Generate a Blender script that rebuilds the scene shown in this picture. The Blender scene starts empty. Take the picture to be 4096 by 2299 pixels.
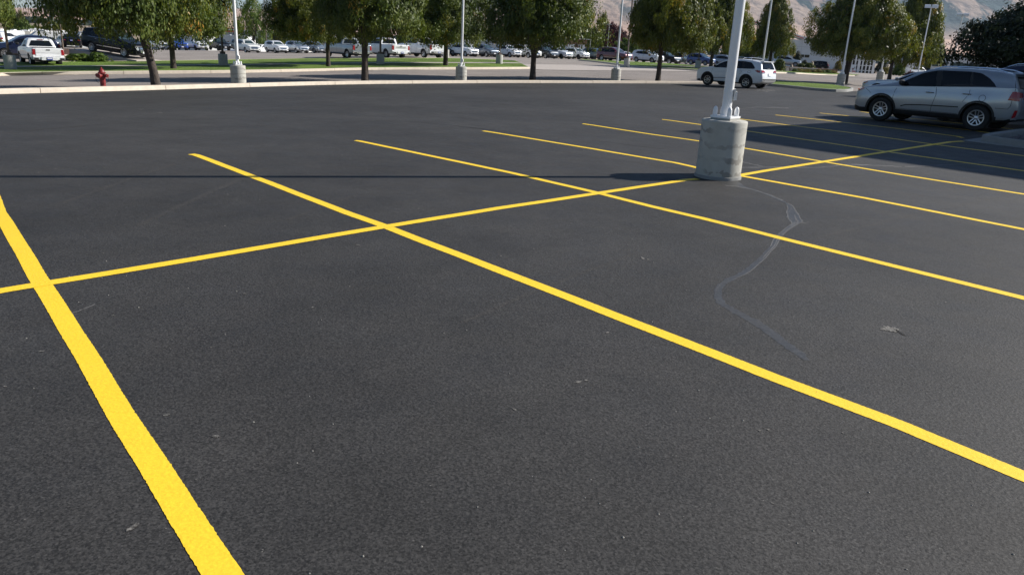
import bpy, bmesh, math, random
import numpy as np
from mathutils import Vector, Matrix, Euler
from mathutils.bvhtree import BVHTree
R=math.radians
C=bpy.context.scene.collection
rng=random.Random(7)
# ---------------------------------------------------------------- camera (solved from the parking grid)
EYE=1.70; F=3038.05; CX,CY=2048.0,1149.5
FW=Vector((0,0.95239366,-0.304871)); RT=Vector((0.99872318,0.0154013,0.04811248)); UP=Vector((-0.05051743,0.30448173,0.95117762))
cam_d=bpy.data.cameras.new('camera'); cam=bpy.data.objects.new('camera',cam_d); C.objects.link(cam)
cam_d.sensor_width=36; cam_d.lens=F/4096*36; cam_d.clip_start=0.05; cam_d.clip_end=30000
m=Matrix((RT,UP,-FW)).transposed().to_4x4(); m.translation=Vector((0,0,EYE)); cam.matrix_world=m
bpy.context.scene.camera=cam
def ray(px,py):
    d=FW+RT*((px-CX)/F)-UP*((py-CY)/F); return d/d.y
def at(px,py,Y):
    d=ray(px,py); return Vector((d.x*Y,Y,EYE+d.z*Y))
def G(px,py):
    d=ray(px,py); k=-EYE/d.z; return Vector((d.x*k,k,0))
# ---------------------------------------------------------------- materials
def srgb(r,g,b):
    f=lambda c:(c/255/12.92) if c/255<=.04045 else ((c/255+.055)/1.055)**2.4
    return (f(r),f(g),f(b),1)
M={}
def pmat(name,col,rough=.5,metal=0,coat=0,noise=None,bump=None,spec=.5,emit=None):
    """Principled material; noise=(scale, amount, detail) varies the base colour, bump=(scale, strength, distance)."""
    m=bpy.data.materials.new(name); m.use_nodes=True; nt=m.node_tree; b=nt.nodes['Principled BSDF']
    if len(col)==3: col=(*col,1)
    b.inputs['Base Color'].default_value=col; b.inputs['Roughness'].default_value=rough; b.inputs['Metallic'].default_value=metal
    b.inputs['Coat Weight'].default_value=coat; b.inputs['Coat Roughness'].default_value=.04; b.inputs['Specular IOR Level'].default_value=spec
    tc=nt.nodes.new('ShaderNodeTexCoord')
    if noise:
        n=nt.nodes.new('ShaderNodeTexNoise'); n.inputs['Scale'].default_value=noise[0]; n.inputs['Detail'].default_value=noise[2] if len(noise)>2 else 6
        nt.links.new(tc.outputs['Object'],n.inputs['Vector'])
        r=nt.nodes.new('ShaderNodeMapRange'); r.inputs[1].default_value=.3; r.inputs[2].default_value=.7; r.inputs[3].default_value=1-noise[1]; r.inputs[4].default_value=1+noise[1]
        nt.links.new(n.outputs['Fac'],r.inputs[0])
        h=nt.nodes.new('ShaderNodeVectorMath'); h.operation='SCALE'; h.inputs[0].default_value=col[:3]; nt.links.new(r.outputs[0],h.inputs['Scale'])
        nt.links.new(h.outputs[0],b.inputs['Base Color'])
    if bump:
        n=nt.nodes.new('ShaderNodeTexNoise'); n.inputs['Scale'].default_value=bump[0]; n.inputs['Detail'].default_value=5
        nt.links.new(tc.outputs['Object'],n.inputs['Vector'])
        bm=nt.nodes.new('ShaderNodeBump'); bm.inputs['Strength'].default_value=bump[1]; bm.inputs['Distance'].default_value=bump[2]
        nt.links.new(n.outputs['Fac'],bm.inputs['Height']); nt.links.new(bm.outputs[0],b.inputs['Normal'])
    if emit: b.inputs['Emission Color'].default_value=emit; b.inputs['Emission Strength'].default_value=1
    M[name]=m; return m
def paint(name,col,metal=0.0,rough=.38):
    return pmat(name,col,rough,metal,1.0,noise=(3,.03,2))
paint('paint_white',(.78,.79,.80)); paint('paint_pearl',(.74,.74,.71)); paint('paint_silver',(.50,.53,.56),.75,.32)
paint('paint_graysilver',(.27,.30,.33),.6,.35); paint('paint_gray',(.11,.13,.155),.6,.35); paint('paint_teal',(.05,.085,.11),.4,.35)
pmat('paint_black',(.003,.0035,.006),.3,0,.12,noise=(3,.03,2),spec=.15); paint('paint_navy',(.008,.014,.045),.3,.3); paint('paint_blue',(.012,.035,.16),.4,.3)
paint('paint_royal',(.01,.06,.35),.3,.3); paint('paint_maroon',(.11,.006,.014),.4,.3); paint('paint_red',(.4,.02,.02)); paint('paint_greengray',(.12,.16,.15),.5,.35)
paint('paint_darkgray',(.035,.04,.045),.5,.35); paint('paint_beige',(.55,.5,.42)); paint('paint_sand',(.37,.395,.42),.6,.33)
pmat('glass',(.004,.005,.006),.06,0,0,noise=(1.2,.5,2),spec=.35); pmat('glass_screen',(.03,.05,.052),.05,0,.5,noise=(2.0,.7,3),spec=.6)
pmat('black_plastic',(.012,.012,.013),.6,bump=(60,.2,.002)); pmat('tyre_rubber',(.012,.012,.012),.85,bump=(40,.3,.003)); pmat('rim_metal',(.55,.56,.58),.3,.85); pmat('rim_dark',(.02,.02,.022),.4,.5)
pmat('chrome',(.75,.76,.78),.12,1); pmat('lamp_red',(.32,.008,.012),.15,0,.8); pmat('lamp_clear',(.5,.52,.54),.1,.4,1); pmat('lamp_amber',(.6,.18,.03),.15,0,.8)
pmat('grille_dark',(.02,.02,.022),.4,.4,bump=(90,.5,.01)); pmat('seam',(.004,.004,.005),.9); pmat('plate_blue',(.03,.05,.3),.4,noise=(9,.3)); pmat('plate_white',(.75,.76,.8),.4,noise=(40,.3)); pmat('letter_dark',(.05,.04,.04),.5); pmat('letter_gray',(.42,.42,.4),.4)
pmat('pole_white',(.85,.85,.85),.35,0,.3,noise=(2.5,.04),bump=(4,.05,.003)); pmat('pole_brown',(.06,.042,.032),.5,noise=(5,.2)); pmat('pole_gray',(.35,.35,.34),.5)
pmat('hydrant_red',(.20,.018,.018),.5,noise=(8,.35),bump=(30,.3,.003))
pmat('brick',(.30,.17,.12),.85,noise=(3,.2),bump=(12,.3,.01)); pmat('wall_white',(.62,.63,.63),.8,noise=(.6,.06),bump=(8,.2,.01)); pmat('wall_gray',(.42,.42,.42),.8,noise=(.5,.08)); pmat('trim_red',(.55,.13,.09),.6); pmat('trim_white',(.82,.8,.77),.5,noise=(1.5,.05))
pmat('door_white',(.85,.85,.84),.5,noise=(2,.04)); pmat('green_band',(.02,.045,.04),.4); pmat('rv_white',(.52,.53,.53),.45,noise=(1.2,.06)); pmat('rv_tan',(.50,.47,.40),.5,noise=(1.2,.08)); pmat('rv_dark',(.06,.055,.055),.4,noise=(2,.4)); pmat('rv_gray',(.30,.30,.32),.5)
pmat('stone',(.30,.27,.235),.9,noise=(3,.35),bump=(5,.9,.06)); pmat('boulder',(.34,.28,.22),.9,noise=(2,.25),bump=(4,.6,.05)); pmat('roof_dark',(.05,.045,.045),.8); pmat('roof_white',(.7,.7,.69),.7)
pmat('sign_blue',(.02,.13,.5),.4); pmat('sign_white',(.8,.8,.8),.4); pmat('sign_red',(.6,.03,.03),.4)
# concrete ----------------------------------------------------------------
def concrete(name,col,stain=.35,bands=False,bump=.25):
    m=pmat(name,col,.85,noise=(5,.09,8),bump=(90,bump,.004)); nt=m.node_tree; b=nt.nodes['Principled BSDF']
    src=b.inputs['Base Color'].links[0].from_socket
    tc=nt.nodes.new('ShaderNodeTexCoord'); n=nt.nodes.new('ShaderNodeTexNoise'); n.inputs['Scale'].default_value=1.6; n.inputs['Detail'].default_value=9; n.inputs['Roughness'].default_value=.65
    nt.links.new(tc.outputs['Object'],n.inputs['Vector'])
    r=nt.nodes.new('ShaderNodeMapRange'); r.inputs[1].default_value=.5; r.inputs[2].default_value=.75; r.inputs[4].default_value=stain; nt.links.new(n.outputs['Fac'],r.inputs[0])
    mx=nt.nodes.new('ShaderNodeMix'); mx.data_type='RGBA'; nt.links.new(r.outputs[0],mx.inputs[0]); nt.links.new(src,mx.inputs[6]); mx.inputs[7].default_value=(col[0]*.45,col[1]*.42,col[2]*.36,1)
    out=mx.outputs[2]
    if bands:   # rows of old damp stains round the drum
        sp=nt.nodes.new('ShaderNodeSeparateXYZ'); nt.links.new(tc.outputs['Object'],sp.inputs[0])
        w=nt.nodes.new('ShaderNodeMath'); w.operation='MULTIPLY_ADD'; w.inputs[1].default_value=5.1; nt.links.new(sp.outputs[2],w.inputs[0]); wn=nt.nodes.new('ShaderNodeTexNoise'); wn.inputs['Scale'].default_value=4; nt.links.new(tc.outputs['Object'],wn.inputs['Vector']); nt.links.new(wn.outputs['Fac'],w.inputs[2])
        fr=nt.nodes.new('ShaderNodeMath'); fr.operation='PINGPONG'; fr.inputs[1].default_value=.5; nt.links.new(w.outputs[0],fr.inputs[0])
        n2=nt.nodes.new('ShaderNodeTexNoise'); n2.inputs['Scale'].default_value=11; n2.inputs['Detail'].default_value=3; nt.links.new(tc.outputs['Object'],n2.inputs['Vector'])
        a=nt.nodes.new('ShaderNodeMath'); a.operation='MULTIPLY_ADD'; a.inputs[1].default_value=-.95; nt.links.new(fr.outputs[0],a.inputs[0]); nt.links.new(n2.outputs['Fac'],a.inputs[2])
        st=nt.nodes.new('ShaderNodeMapRange'); st.inputs[1].default_value=.34; st.inputs[2].default_value=.40; st.inputs[4].default_value=.55; nt.links.new(a.outputs[0],st.inputs[0])
        gt=nt.nodes.new('ShaderNodeTexNoise'); gt.inputs['Scale'].default_value=2.1; gt.inputs['Detail'].default_value=2; nt.links.new(tc.outputs['Object'],gt.inputs['Vector'])
        gr=nt.nodes.new('ShaderNodeMapRange'); gr.inputs[1].default_value=.36; gr.inputs[2].default_value=.52; nt.links.new(gt.outputs['Fac'],gr.inputs[0]); gm=nt.nodes.new('ShaderNodeMath'); gm.operation='MULTIPLY'; nt.links.new(gr.outputs[0],gm.inputs[0]); nt.links.new(st.outputs[0],gm.inputs[1]); st=gm
        mx2=nt.nodes.new('ShaderNodeMix'); mx2.data_type='RGBA'; nt.links.new(st.outputs[0],mx2.inputs[0]); nt.links.new(out,mx2.inputs[6]); mx2.inputs[7].default_value=(.15,.13,.11,1); out=mx2.outputs[2]
    nt.links.new(out,b.inputs['Base Color']); return m
concrete('concrete',(.36,.355,.325)); concrete('concrete_drum',(.43,.42,.375),.45,True,.6); concrete('kerb_concrete',(.60,.52,.42),.15); concrete('kerb_grey',(.25,.25,.24),.2); concrete('apron_concrete',(.42,.37,.33),.15)
# ground surfaces ----------------------------------------------------------
def ground_mat(name,base,spots,fine_scale,bump_s,rough=.75,patch=.12,spec=.5,dist=.004,grain=.38):
    m=bpy.data.materials.new(name); m.use_nodes=True; nt=m.node_tree; b=nt.nodes['Principled BSDF']; N=nt.nodes.new; L=nt.links.new
    tc=N('ShaderNodeTexCoord')
    def noise(scale,detail=6,rgh=.55):
        n=N('ShaderNodeTexNoise'); n.inputs['Scale'].default_value=scale; n.inputs['Detail'].default_value=detail; n.inputs['Roughness'].default_value=rgh; L(tc.outputs['Object'],n.inputs['Vector']); return n.outputs['Fac']
    def rmap(s,a,bb,c,d):
        r=N('ShaderNodeMapRange'); 
        for i,v in enumerate((a,bb,c,d)): r.inputs[i+1].default_value=v
        L(s,r.inputs[0]); return r.outputs[0]
    def mul(a,c):
        x=N('ShaderNodeMath'); x.operation='MULTIPLY'; L(a,x.inputs[0]); L(c,x.inputs[1]); return x.outputs[0]
    big=rmap(noise(.22,5),.3,.7,1-patch,1+patch); mid=rmap(noise(1.3,8,.65),.3,.7,1-patch*.7,1+patch*.7); fine=rmap(noise(fine_scale*.6,3,.8),.36,.64,1-grain*.4,1+grain*.4)
    vc=N('ShaderNodeTexVoronoi'); vc.inputs['Scale'].default_value=fine_scale; vc.inputs['Randomness'].default_value=1; L(tc.outputs['Object'],vc.inputs['Vector']); sc_=N('ShaderNodeSeparateColor'); L(vc.outputs['Color'],sc_.inputs[0])
    f=mul(mul(mul(big,mid),fine),rmap(sc_.outputs[0],0,1,1-grain*.62,1+grain*.62))
    v=N('ShaderNodeVectorMath'); v.operation='SCALE'; v.inputs[0].default_value=base; L(f,v.inputs['Scale'])
    vo=N('ShaderNodeTexVoronoi'); vo.inputs['Scale'].default_value=fine_scale*.42; L(tc.outputs['Object'],vo.inputs['Vector'])
    sp=rmap(vo.outputs['Distance'],.0,.22,1,0)
    cut=rmap(noise(fine_scale*.3,2),.6,.72,0,1); k=mul(sp,cut)
    mx=N('ShaderNodeMix'); mx.data_type='RGBA'; L(k,mx.inputs[0]); L(v.outputs[0],mx.inputs[6]); mx.inputs[7].default_value=(*spots,1)
    L(mx.outputs[2],b.inputs['Base Color']); b.inputs['Specular IOR Level'].default_value=spec
    L(rmap(noise(2.2,6),.3,.7,rough-.07,rough+.07),b.inputs['Roughness'])
    add=N('ShaderNodeMath'); add.operation='ADD'; L(noise(fine_scale*1.25,3,.7),add.inputs[0]); L(rmap(vo.outputs['Distance'],0,.6,.8,0),add.inputs[1])
    bp=N('ShaderNodeBump'); bp.inputs['Strength'].default_value=bump_s; bp.inputs['Distance'].default_value=dist; L(add.outputs[0],bp.inputs['Height']); L(bp.outputs[0],b.inputs['Normal'])
    M[name]=m; return m
ground_mat('asphalt_new',(.0400,.0382,.0366),(.22,.21,.19),125,.6,.67,.24,.28,.0022,.8)
ground_mat('asphalt_trace',(.0480,.0450,.0420),(.22,.21,.19),125,.4,.68,.12,.24,.002,.8)
ground_mat('asphalt_old',(.235,.205,.185),(.3,.28,.26),40,.5,.85,.12,.3)
ground_mat('asphalt_pale',(.27,.238,.212),(.4,.38,.35),30,.4,.88,.12,.3)
ground_mat('earth',(.30,.235,.17),(.4,.36,.3),6,.5,.95,.2,.2,.02)
ground_mat('sealer',(.048,.0465,.045),(.10,.10,.10),60,.2,.48,.18,.5)
ground_mat('sealer_edge',(.15,.145,.14),(.25,.25,.25),60,.3,.8,.2,.3)
ground_mat('gravel_rock',(.14,.13,.135),(.45,.42,.42),22,1.0,.9,.25,.3,.05)
ground_mat('mulch',(.10,.06,.04),(.2,.15,.1),20,1.0,.95,.3,.2,.03)
def grass_mat(name,a,b2):
    m=ground_mat(name,a,(b2[0]*1.4,b2[1]*1.3,b2[2]),30,1.0,.8,.34,.2,.05); return m
grass_mat('grass',(.135,.205,.035),(.26,.24,.06)); grass_mat('ivy',(.10,.14,.025),(.2,.17,.05))
def yellow():
    m=ground_mat('line_yellow',(.93,.615,.03),(.92,.66,.08),110,.4,.6,.03,.4,.002,.10); return m
yellow()
pmat('scuff',(.125,.118,.108),.9,noise=(70,.85),bump=(80,.8,.004)); pmat('grit',(.22,.21,.19),.9,noise=(50,.3))
# leaves
def leaf_mat(name,cols,trans=.35,rough=.5):
    m=bpy.data.materials.new(name); m.use_nodes=True; nt=m.node_tree; N=nt.nodes.new; L=nt.links.new; nt.nodes.clear()
    at_=N('ShaderNodeAttribute'); at_.attribute_name='tint'; cr=N('ShaderNodeValToRGB'); e=cr.color_ramp.elements
    while len(e)<len(cols): e.new(.5)
    for i,(p,c) in enumerate(cols): e[i].position=p; e[i].color=(*c,1)
    L(at_.outputs['Fac'],cr.inputs[0])
    p=N('ShaderNodeBsdfPrincipled'); L(cr.outputs[0],p.inputs['Base Color']); p.inputs['Roughness'].default_value=rough; p.inputs['Specular IOR Level'].default_value=.3
    t=N('ShaderNodeBsdfTranslucent'); h=N('ShaderNodeVectorMath'); h.operation='MULTIPLY'; h.inputs[1].default_value=(1.3,1.25,.5); L(cr.outputs[0],h.inputs[0]); L(h.outputs[0],t.inputs['Color'])
    mx=N('ShaderNodeMixShader'); mx.inputs[0].default_value=trans; L(p.outputs[0],mx.inputs[1]); L(t.outputs[0],mx.inputs[2])
    o=N('ShaderNodeOutputMaterial'); L(mx.outputs[0],o.inputs[0]); M[name]=m
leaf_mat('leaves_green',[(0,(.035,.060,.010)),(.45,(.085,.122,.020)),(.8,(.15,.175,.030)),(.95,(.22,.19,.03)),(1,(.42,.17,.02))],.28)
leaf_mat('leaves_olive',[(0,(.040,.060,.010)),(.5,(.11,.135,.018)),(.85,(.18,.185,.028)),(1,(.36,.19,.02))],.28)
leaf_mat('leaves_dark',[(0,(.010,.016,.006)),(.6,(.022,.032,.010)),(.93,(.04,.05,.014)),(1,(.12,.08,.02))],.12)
leaf_mat('leaves_bright',[(0,(.05,.09,.012)),(.6,(.10,.16,.02)),(1,(.2,.2,.04))])
leaf_mat('leaves_plum',[(0,(.03,.008,.012)),(.7,(.07,.015,.022)),(1,(.12,.03,.03))])
leaf_mat('leaves_gold',[(0,(.10,.10,.02)),(.6,(.24,.20,.04)),(1,(.35,.26,.09))])
pmat('bark',(.055,.042,.034),.9,noise=(6,.35),bump=(14,1.0,.03)); pmat('bark_light',(.16,.125,.095),.9,noise=(6,.35),bump=(14,1.0,.03))
# ---------------------------------------------------------------- mesh helpers
class MB:
    def __init__(s): s.v=[]; s.f=[]; s.mi=[]; s.m=0
    def add(s,vs,fs):
        o=len(s.v); s.v+= [tuple(v) for v in vs]; s.f+=[tuple(o+i for i in f) for f in fs]; s.mi+=[s.m]*len(fs); return s
    def box(s,c,d,rz=0,taper=1):
        x,y,z=[q/2 for q in d]; vs=[]
        for k,t in ((-1,1),(1,taper)):
            for i,j in ((-1,-1),(1,-1),(1,1),(-1,1)):
                a,b=i*x*t,j*y*t; vs.append((c[0]+a*math.cos(rz)-b*math.sin(rz),c[1]+a*math.sin(rz)+b*math.cos(rz),c[2]+k*z))
        return s.add(vs,[(3,2,1,0),(4,5,6,7),(0,1,5,4),(1,2,6,5),(2,3,7,6),(3,0,4,7)])
    def tube(s,path,rad,n=8,cap=True):
        path=[Vector(p) for p in path]
        if not hasattr(rad,'__len__'): rad=[rad]*len(path)
        vs=[];fs=[]; ref=None
        for i,p in enumerate(path):
            d=(path[min(i+1,len(path)-1)]-path[max(i-1,0)]).normalized()
            if ref is None: ref=d.orthogonal().normalized()
            ref=(ref-d*ref.dot(d)).normalized(); w=d.cross(ref)
            for k in range(n):
                a=2*math.pi*k/n; vs.append(p+(ref*math.cos(a)+w*math.sin(a))*rad[i])
        for i in range(len(path)-1):
            for k in range(n): fs.append((i*n+k,i*n+(k+1)%n,(i+1)*n+(k+1)%n,(i+1)*n+k))
        if cap: fs.append(tuple(range(n-1,-1,-1))); fs.append(tuple((len(path)-1)*n+k for k in range(n)))
        return s.add(vs,fs)
    def lathe(s,prof,n=32,c=(0,0,0),axis='z',jit=None,cap=True):
        vs=[];fs=[]
        for i,(r,z) in enumerate(prof):
            for k in range(n):
                a=2*math.pi*k/n; rr=r*(1+(jit(k/n,z) if jit else 0)); x,y=rr*math.cos(a),rr*math.sin(a)
                vs.append((c[0]+x,c[1]+y,c[2]+z) if axis=='z' else (c[0]+x,c[1]+z,c[2]+y))
        for i in range(len(prof)-1):
            for k in range(n):
                q=(i*n+k,i*n+(k+1)%n,(i+1)*n+(k+1)%n,(i+1)*n+k); fs.append(q if axis=='z' else q[::-1])
        e0=tuple(range(n-1,-1,-1)); e1=tuple((len(prof)-1)*n+k for k in range(n))
        if cap and prof[0][0]>1e-4: fs.append(e0 if axis=='z' else e0[::-1])
        if cap and prof[-1][0]>1e-4: fs.append(e1 if axis=='z' else e1[::-1])
        return s.add(vs,fs)
    def mesh(s,name,mats,smooth=False):
        me=bpy.data.meshes.new(name); me.from_pydata(s.v,[],s.f)
        if not isinstance(mats,(list,tuple)): mats=[mats]
        for q in mats: me.materials.append(M[q] if isinstance(q,str) else q)
        if len(mats)>1: me.polygons.foreach_set('material_index',s.mi)
        if smooth:
            me.polygons.foreach_set('use_smooth',[True]*len(me.polygons)); me.set_sharp_from_angle(angle=R(smooth if smooth is not True else 40))
        me.update(); return me
def link(name,me,parent=None,loc=None,rz=0):
    o=bpy.data.objects.new(name,me); C.objects.link(o)
    if parent: o.parent=parent
    if loc is not None: o.location=loc
    if rz: o.rotation_euler.z=rz
    return o
def build(mb,name,mats,parent=None,smooth=False,loc=None,rz=0): return link(name,mb.mesh(name,mats,smooth),parent,loc,rz)
def empty(name,loc,rz=0): 
    o=link(name,None,None,loc,rz); o.empty_display_size=.2; return o
def tag(o,label=None,cat=None,group=None,kind=None):
    for k,v in (('label',label),('category',cat),('group',group),('kind',kind)):
        if v: o[k]=v
    return o
def copy_tree(o,parent=None):
    c=o.copy(); C.objects.link(c); c.parent=parent
    for ch in o.children: copy_tree(ch,c)
    return c
def text_mesh(s,size,mat,ext=.01):
    cu=bpy.data.curves.new('lettering','FONT'); cu.body=s; cu.size=size; cu.extrude=ext; cu.align_x='CENTER'; cu.align_y='CENTER'; cu.offset=size*.02
    o=bpy.data.objects.new('lettering',cu); C.objects.link(o); bpy.context.view_layer.update()
    me=bpy.data.meshes.new_from_object(o.evaluated_get(bpy.context.evaluated_depsgraph_get())); bpy.data.objects.remove(o); me.materials.clear(); me.materials.append(M[mat]); return me
# ---------------------------------------------------------------- terrain
H0=131.76; nD=Vector((math.cos(R(41.76)),math.sin(R(41.76)))); tD=Vector((-nD.y,nD.x))   # across the stalls / along them
ctrl=[at(*q) for q in [(0,378,24.5),(300,368,26.5),(600,362,29),(955,350,33),(1400,338,38.5),(1844,334,44),(2150,333,47.5),(2460,334,51),(2700,336,53),
 (0,303,43),(300,297,45),(955,292,50),(1500,278,60),(2240,277,75),(3200,294,112),(3075,343,55),(3387,368,49),(3355,340,63),(3518,325,72),(2800,283,86),(2505,267,90)]]
ctrl+=[Vector(q) for q in [(-53.2,121.4,-1.74),(-48.3,125.7,-1.55),(-38.8,111.2,-1.3),(-33.2,116.2,-1.1),(-31.2,118,-1.03),(-12,118,-.5),(-8,106.7,-.24),(-2.4,111.8,-.13),(2.5,116.2,-.11),(7.9,121,-.08),(11.3,124,.0),
 (12.6,106.1,.12),(17.3,110.3,.1),(20.1,112.9,.05),(26.1,118.2,.03),(-35.6,58.7,-1.26),(-17,77.3,-.38),(-14,80,-.24),(-10.8,82.9,-.1),(13.7,51.2,-.24),(48.5,140,-.1),(76,181,-.8),(-52,90,-1.1),(-66,130,-2.7),(-76,150,-3.3),(-95,150,-3.6),(-60,60,-1.4),(-80,100,-2.1),(-52,140,-2.6),(-25,70,-.91),
 (0,10,0),(10,20,0),(20,15,0),(14,26,0),(25,40,-.05),(-10,10,-.1),(-20,12,-.4),(40,60,-.2),(60,90,-.4),(90,120,-.7),(0,-10,0),(30,-10,0),(-20,-10,-.2),(0,20,0),(5,30,-.02),
 (-300,300,-4),(0,300,-.8),(300,300,-1.5),(300,0,-1),(-300,0,-3),(0,-300,-1),(300,-300,-1),(-300,-300,-2),(100,200,-1)]]
cp=np.array([(c.x,c.y) for c in ctrl]); cz=np.array([c.z for c in ctrl])
def kern(r): return np.where(r>0,r*r*np.log(r+1e-9),0)
K=kern(np.linalg.norm(cp[:,None]-cp[None],axis=2)/50)+np.eye(len(cp))*.004; P1=np.c_[np.ones(len(cp)),cp/50]
A=np.block([[K,P1],[P1.T,np.zeros((3,3))]]); sol=np.linalg.solve(A,np.r_[cz,0,0,0])
def Zs(xy):
    xy=np.asarray(xy,float); rad=np.linalg.norm(xy,axis=1); cl=xy*np.minimum(1,260/np.maximum(rad,1e-6))[:,None]
    z=kern(np.linalg.norm(cl[:,None]-cp[None],axis=2)/50)@sol[:len(cp)]+np.c_[np.ones(len(cl)),cl/50]@sol[len(cp):]
    n_=np.clip((xy[:,1]-12-np.clip(xy[:,0],-2,12)*1.0)/10,0,1); w=n_*n_*(3-2*n_)
    wl=np.clip((-xy[:,0]-7)/12,0,1); wl=wl*wl*(3-2*wl)*(xy[:,1]>0)*np.clip((xy[:,1]-8)/8,0,1); w=np.maximum(w,wl)
    return z*w
def Z(x,y): return float(Zs([(x,y)])[0])
def hit(px,py):
    """where the sight line through this point of the photo meets the terrain"""
    d=ray(px,py); Ys=np.concatenate([np.arange(2,60,.25),np.arange(60,260,.5)]); xy=np.c_[d.x*Ys,Ys]; zz=EYE+d.z*Ys-Zs(xy)
    i=int(np.argmax(zz<0)); 
    if zz[i]>=0: i=len(Ys)-1
    a,b=zz[i-1],zz[i]; Y=Ys[i-1]+(Ys[i]-Ys[i-1])*a/(a-b) if a!=b else Ys[i]
    return Vector((d.x*Y,Y,EYE+d.z*Y))
def on(x,y,dz=0): return Vector((x,y,Z(x,y)+dz))
gx=sorted(set([round(v,2) for v in np.concatenate([np.arange(-90,112,2.0),-90-np.geomspace(6,9000,26),112+np.geomspace(6,9000,26)])]))
gy=sorted(set([round(v,2) for v in np.concatenate([np.arange(-20,200,2.0),-20-np.geomspace(6,900,12),200+np.geomspace(6,12000,28)])]))
def drape(name,poly,mat,dz,kind='structure',thick=0,label=None):
    """a polygon in plan laid over the terrain, cut along the ground's own grid"""
    bm=bmesh.new(); vs=[bm.verts.new((p[0],p[1],0)) for p in poly]; bm.faces.new(vs)
    xs=[p[0] for p in poly]; ys=[p[1] for p in poly]
    for lst,ax,lo,hi in ((gx,0,min(xs),max(xs)),(gy,1,min(ys),max(ys))):
        for v in lst:
            if lo+.01<v<hi-.01:
                bmesh.ops.bisect_plane(bm,geom=bm.verts[:]+bm.edges[:]+bm.faces[:],plane_co=(v,0,0) if ax==0 else (0,v,0),plane_no=(1,0,0) if ax==0 else (0,1,0))
    bmesh.ops.triangulate(bm,faces=[f for f in bm.faces if len(f.verts)>4])
    z=Zs([(v.co.x,v.co.y) for v in bm.verts])
    for v,q in zip(bm.verts,z): v.co.z=q+dz
    bmesh.ops.recalc_face_normals(bm,faces=bm.faces[:])
    if sum(f.normal.z for f in bm.faces)<0: bmesh.ops.reverse_faces(bm,faces=bm.faces[:])
    if thick:
        be=[e for e in bm.edges if len(e.link_faces)==1]
        r=bmesh.ops.extrude_edge_only(bm,edges=be); 
        for v in [g for g in r['geom'] if isinstance(g,bmesh.types.BMVert)]: v.co.z-=thick
    me=bpy.data.meshes.new(name); bm.to_mesh(me); bm.free(); me.materials.append(M[mat]); o=link(name,me); tag(o,label,kind=kind); return o
SUN_E=5.0; SKY_E=.055; EXPO=.64; HAZE=4.5e-5
# ---------------------------------------------------------------- vehicles
def interp(keys,x):
    if x>=keys[0][0]: return keys[0][1]
    for a,b in zip(keys,keys[1:]):
        if x>=b[0]:
            t=(a[0]-x)/(a[0]-b[0]) if a[0]!=b[0] else 0; return a[1]+(b[1]-a[1])*t
    return keys[-1][1]
def smooth_keys(keys,k=6):
    """Catmull-Rom through (x, v) keys, x falling"""
    P=[keys[0]]+list(keys)+[keys[-1]]; out=[]
    for i in range(1,len(P)-2):
        p0,p1,p2,p3=P[i-1:i+3]
        for j in range(k):
            t=j/k; x=p1[0]+(p2[0]-p1[0])*t
            m1=(p2[1]-p0[1])/((p0[0]-p2[0]) or 1)*(p1[0]-p2[0]); m2=(p3[1]-p1[1])/((p1[0]-p3[0]) or 1)*(p1[0]-p2[0])
            d=abs(p2[1]-p1[1])*1.6; m1=max(-d,min(d,m1)); m2=max(-d,min(d,m2))
            h=(2*t**3-3*t*t+1)*p1[1]+(t**3-2*t*t+t)*m1+(-2*t**3+3*t*t)*p2[1]+(t**3-t*t)*m2
            out.append((x,h))
    out.append(keys[-1]); return out
def body_shell(S,detail):
    top=smooth_keys(S['top'],5 if detail else 3); xs=sorted({round(a,4) for a,_ in top}|{round(a,4) for a,_ in S['bot']}|{round(a,4) for a,_ in S['wid']},reverse=True)
    xs2=[xs[0]]
    for x in xs[1:]:
        if xs2[-1]-x>.012: xs2.append(x)
    xs=[]; step=.14 if detail else .3
    for a,b in zip(xs2,xs2[1:]):
        n=max(1,int((a-b)/step)); xs+=[a+(b-a)*i/n for i in range(n)]
    xs.append(xs2[-1])
    wid=smooth_keys(S['wid'],4); hw=S['W']/2; tum=S.get('tum',.36); vs=[]; N=0
    for x in xs:
        zt=interp(top,x); zb=interp(S['bot'],x); w=hw*interp(wid,x); zs=min(interp(S['belt'],x),zt-.055); zs=max(zs,zb+.06)
        h=zt-zs; wr=w-.07-tum*max(0,h-.07); hb=zs-zb; cl=min(zb+.16,zb+hb*.4)
        fl=sum(.022*math.exp(-((x-a)/.42)**2) for a in S['axles'])
        cr=S.get('crease',.018)
        half=[(0,zb),(w*.72,zb),(w-.07,zb+hb*.03),(w-.035,zb+.07*min(1,hb/.4)),(w-.012,cl),(w+fl,zb+hb*.5),(w+fl*.6+.004,zb+hb*.72),(w-.004-cr*.4,zb+hb*.80),(w-.022,zs-.02*min(1,hb)),(w-.05,zs),
              (w-.05+(wr-w+.05)*.5+.012*min(1,h/.3),zs+(h-.05)*.5),(wr,zt-min(.055,h*.6)),(wr-.05,zt-min(.02,h*.3)),(wr*.6,zt-.002),(0,zt)]
        N=len(half)
        ring=half+[(-y,z) for y,z in half[-2:0:-1]]
        vs.append([(x,y,z) for y,z in ring])
    mb=MB(); n=len(vs[0]); V=[p for r in vs for p in r]; Fs=[]
    for i in range(len(vs)-1):
        for k in range(n): Fs.append((i*n+k,i*n+(k+1)%n,(i+1)*n+(k+1)%n,(i+1)*n+k))
    Fs.append(tuple(range(n-1,-1,-1))); Fs.append(tuple((len(vs)-1)*n+k for k in range(n)))
    mb.add(V,Fs); return mb
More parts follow.
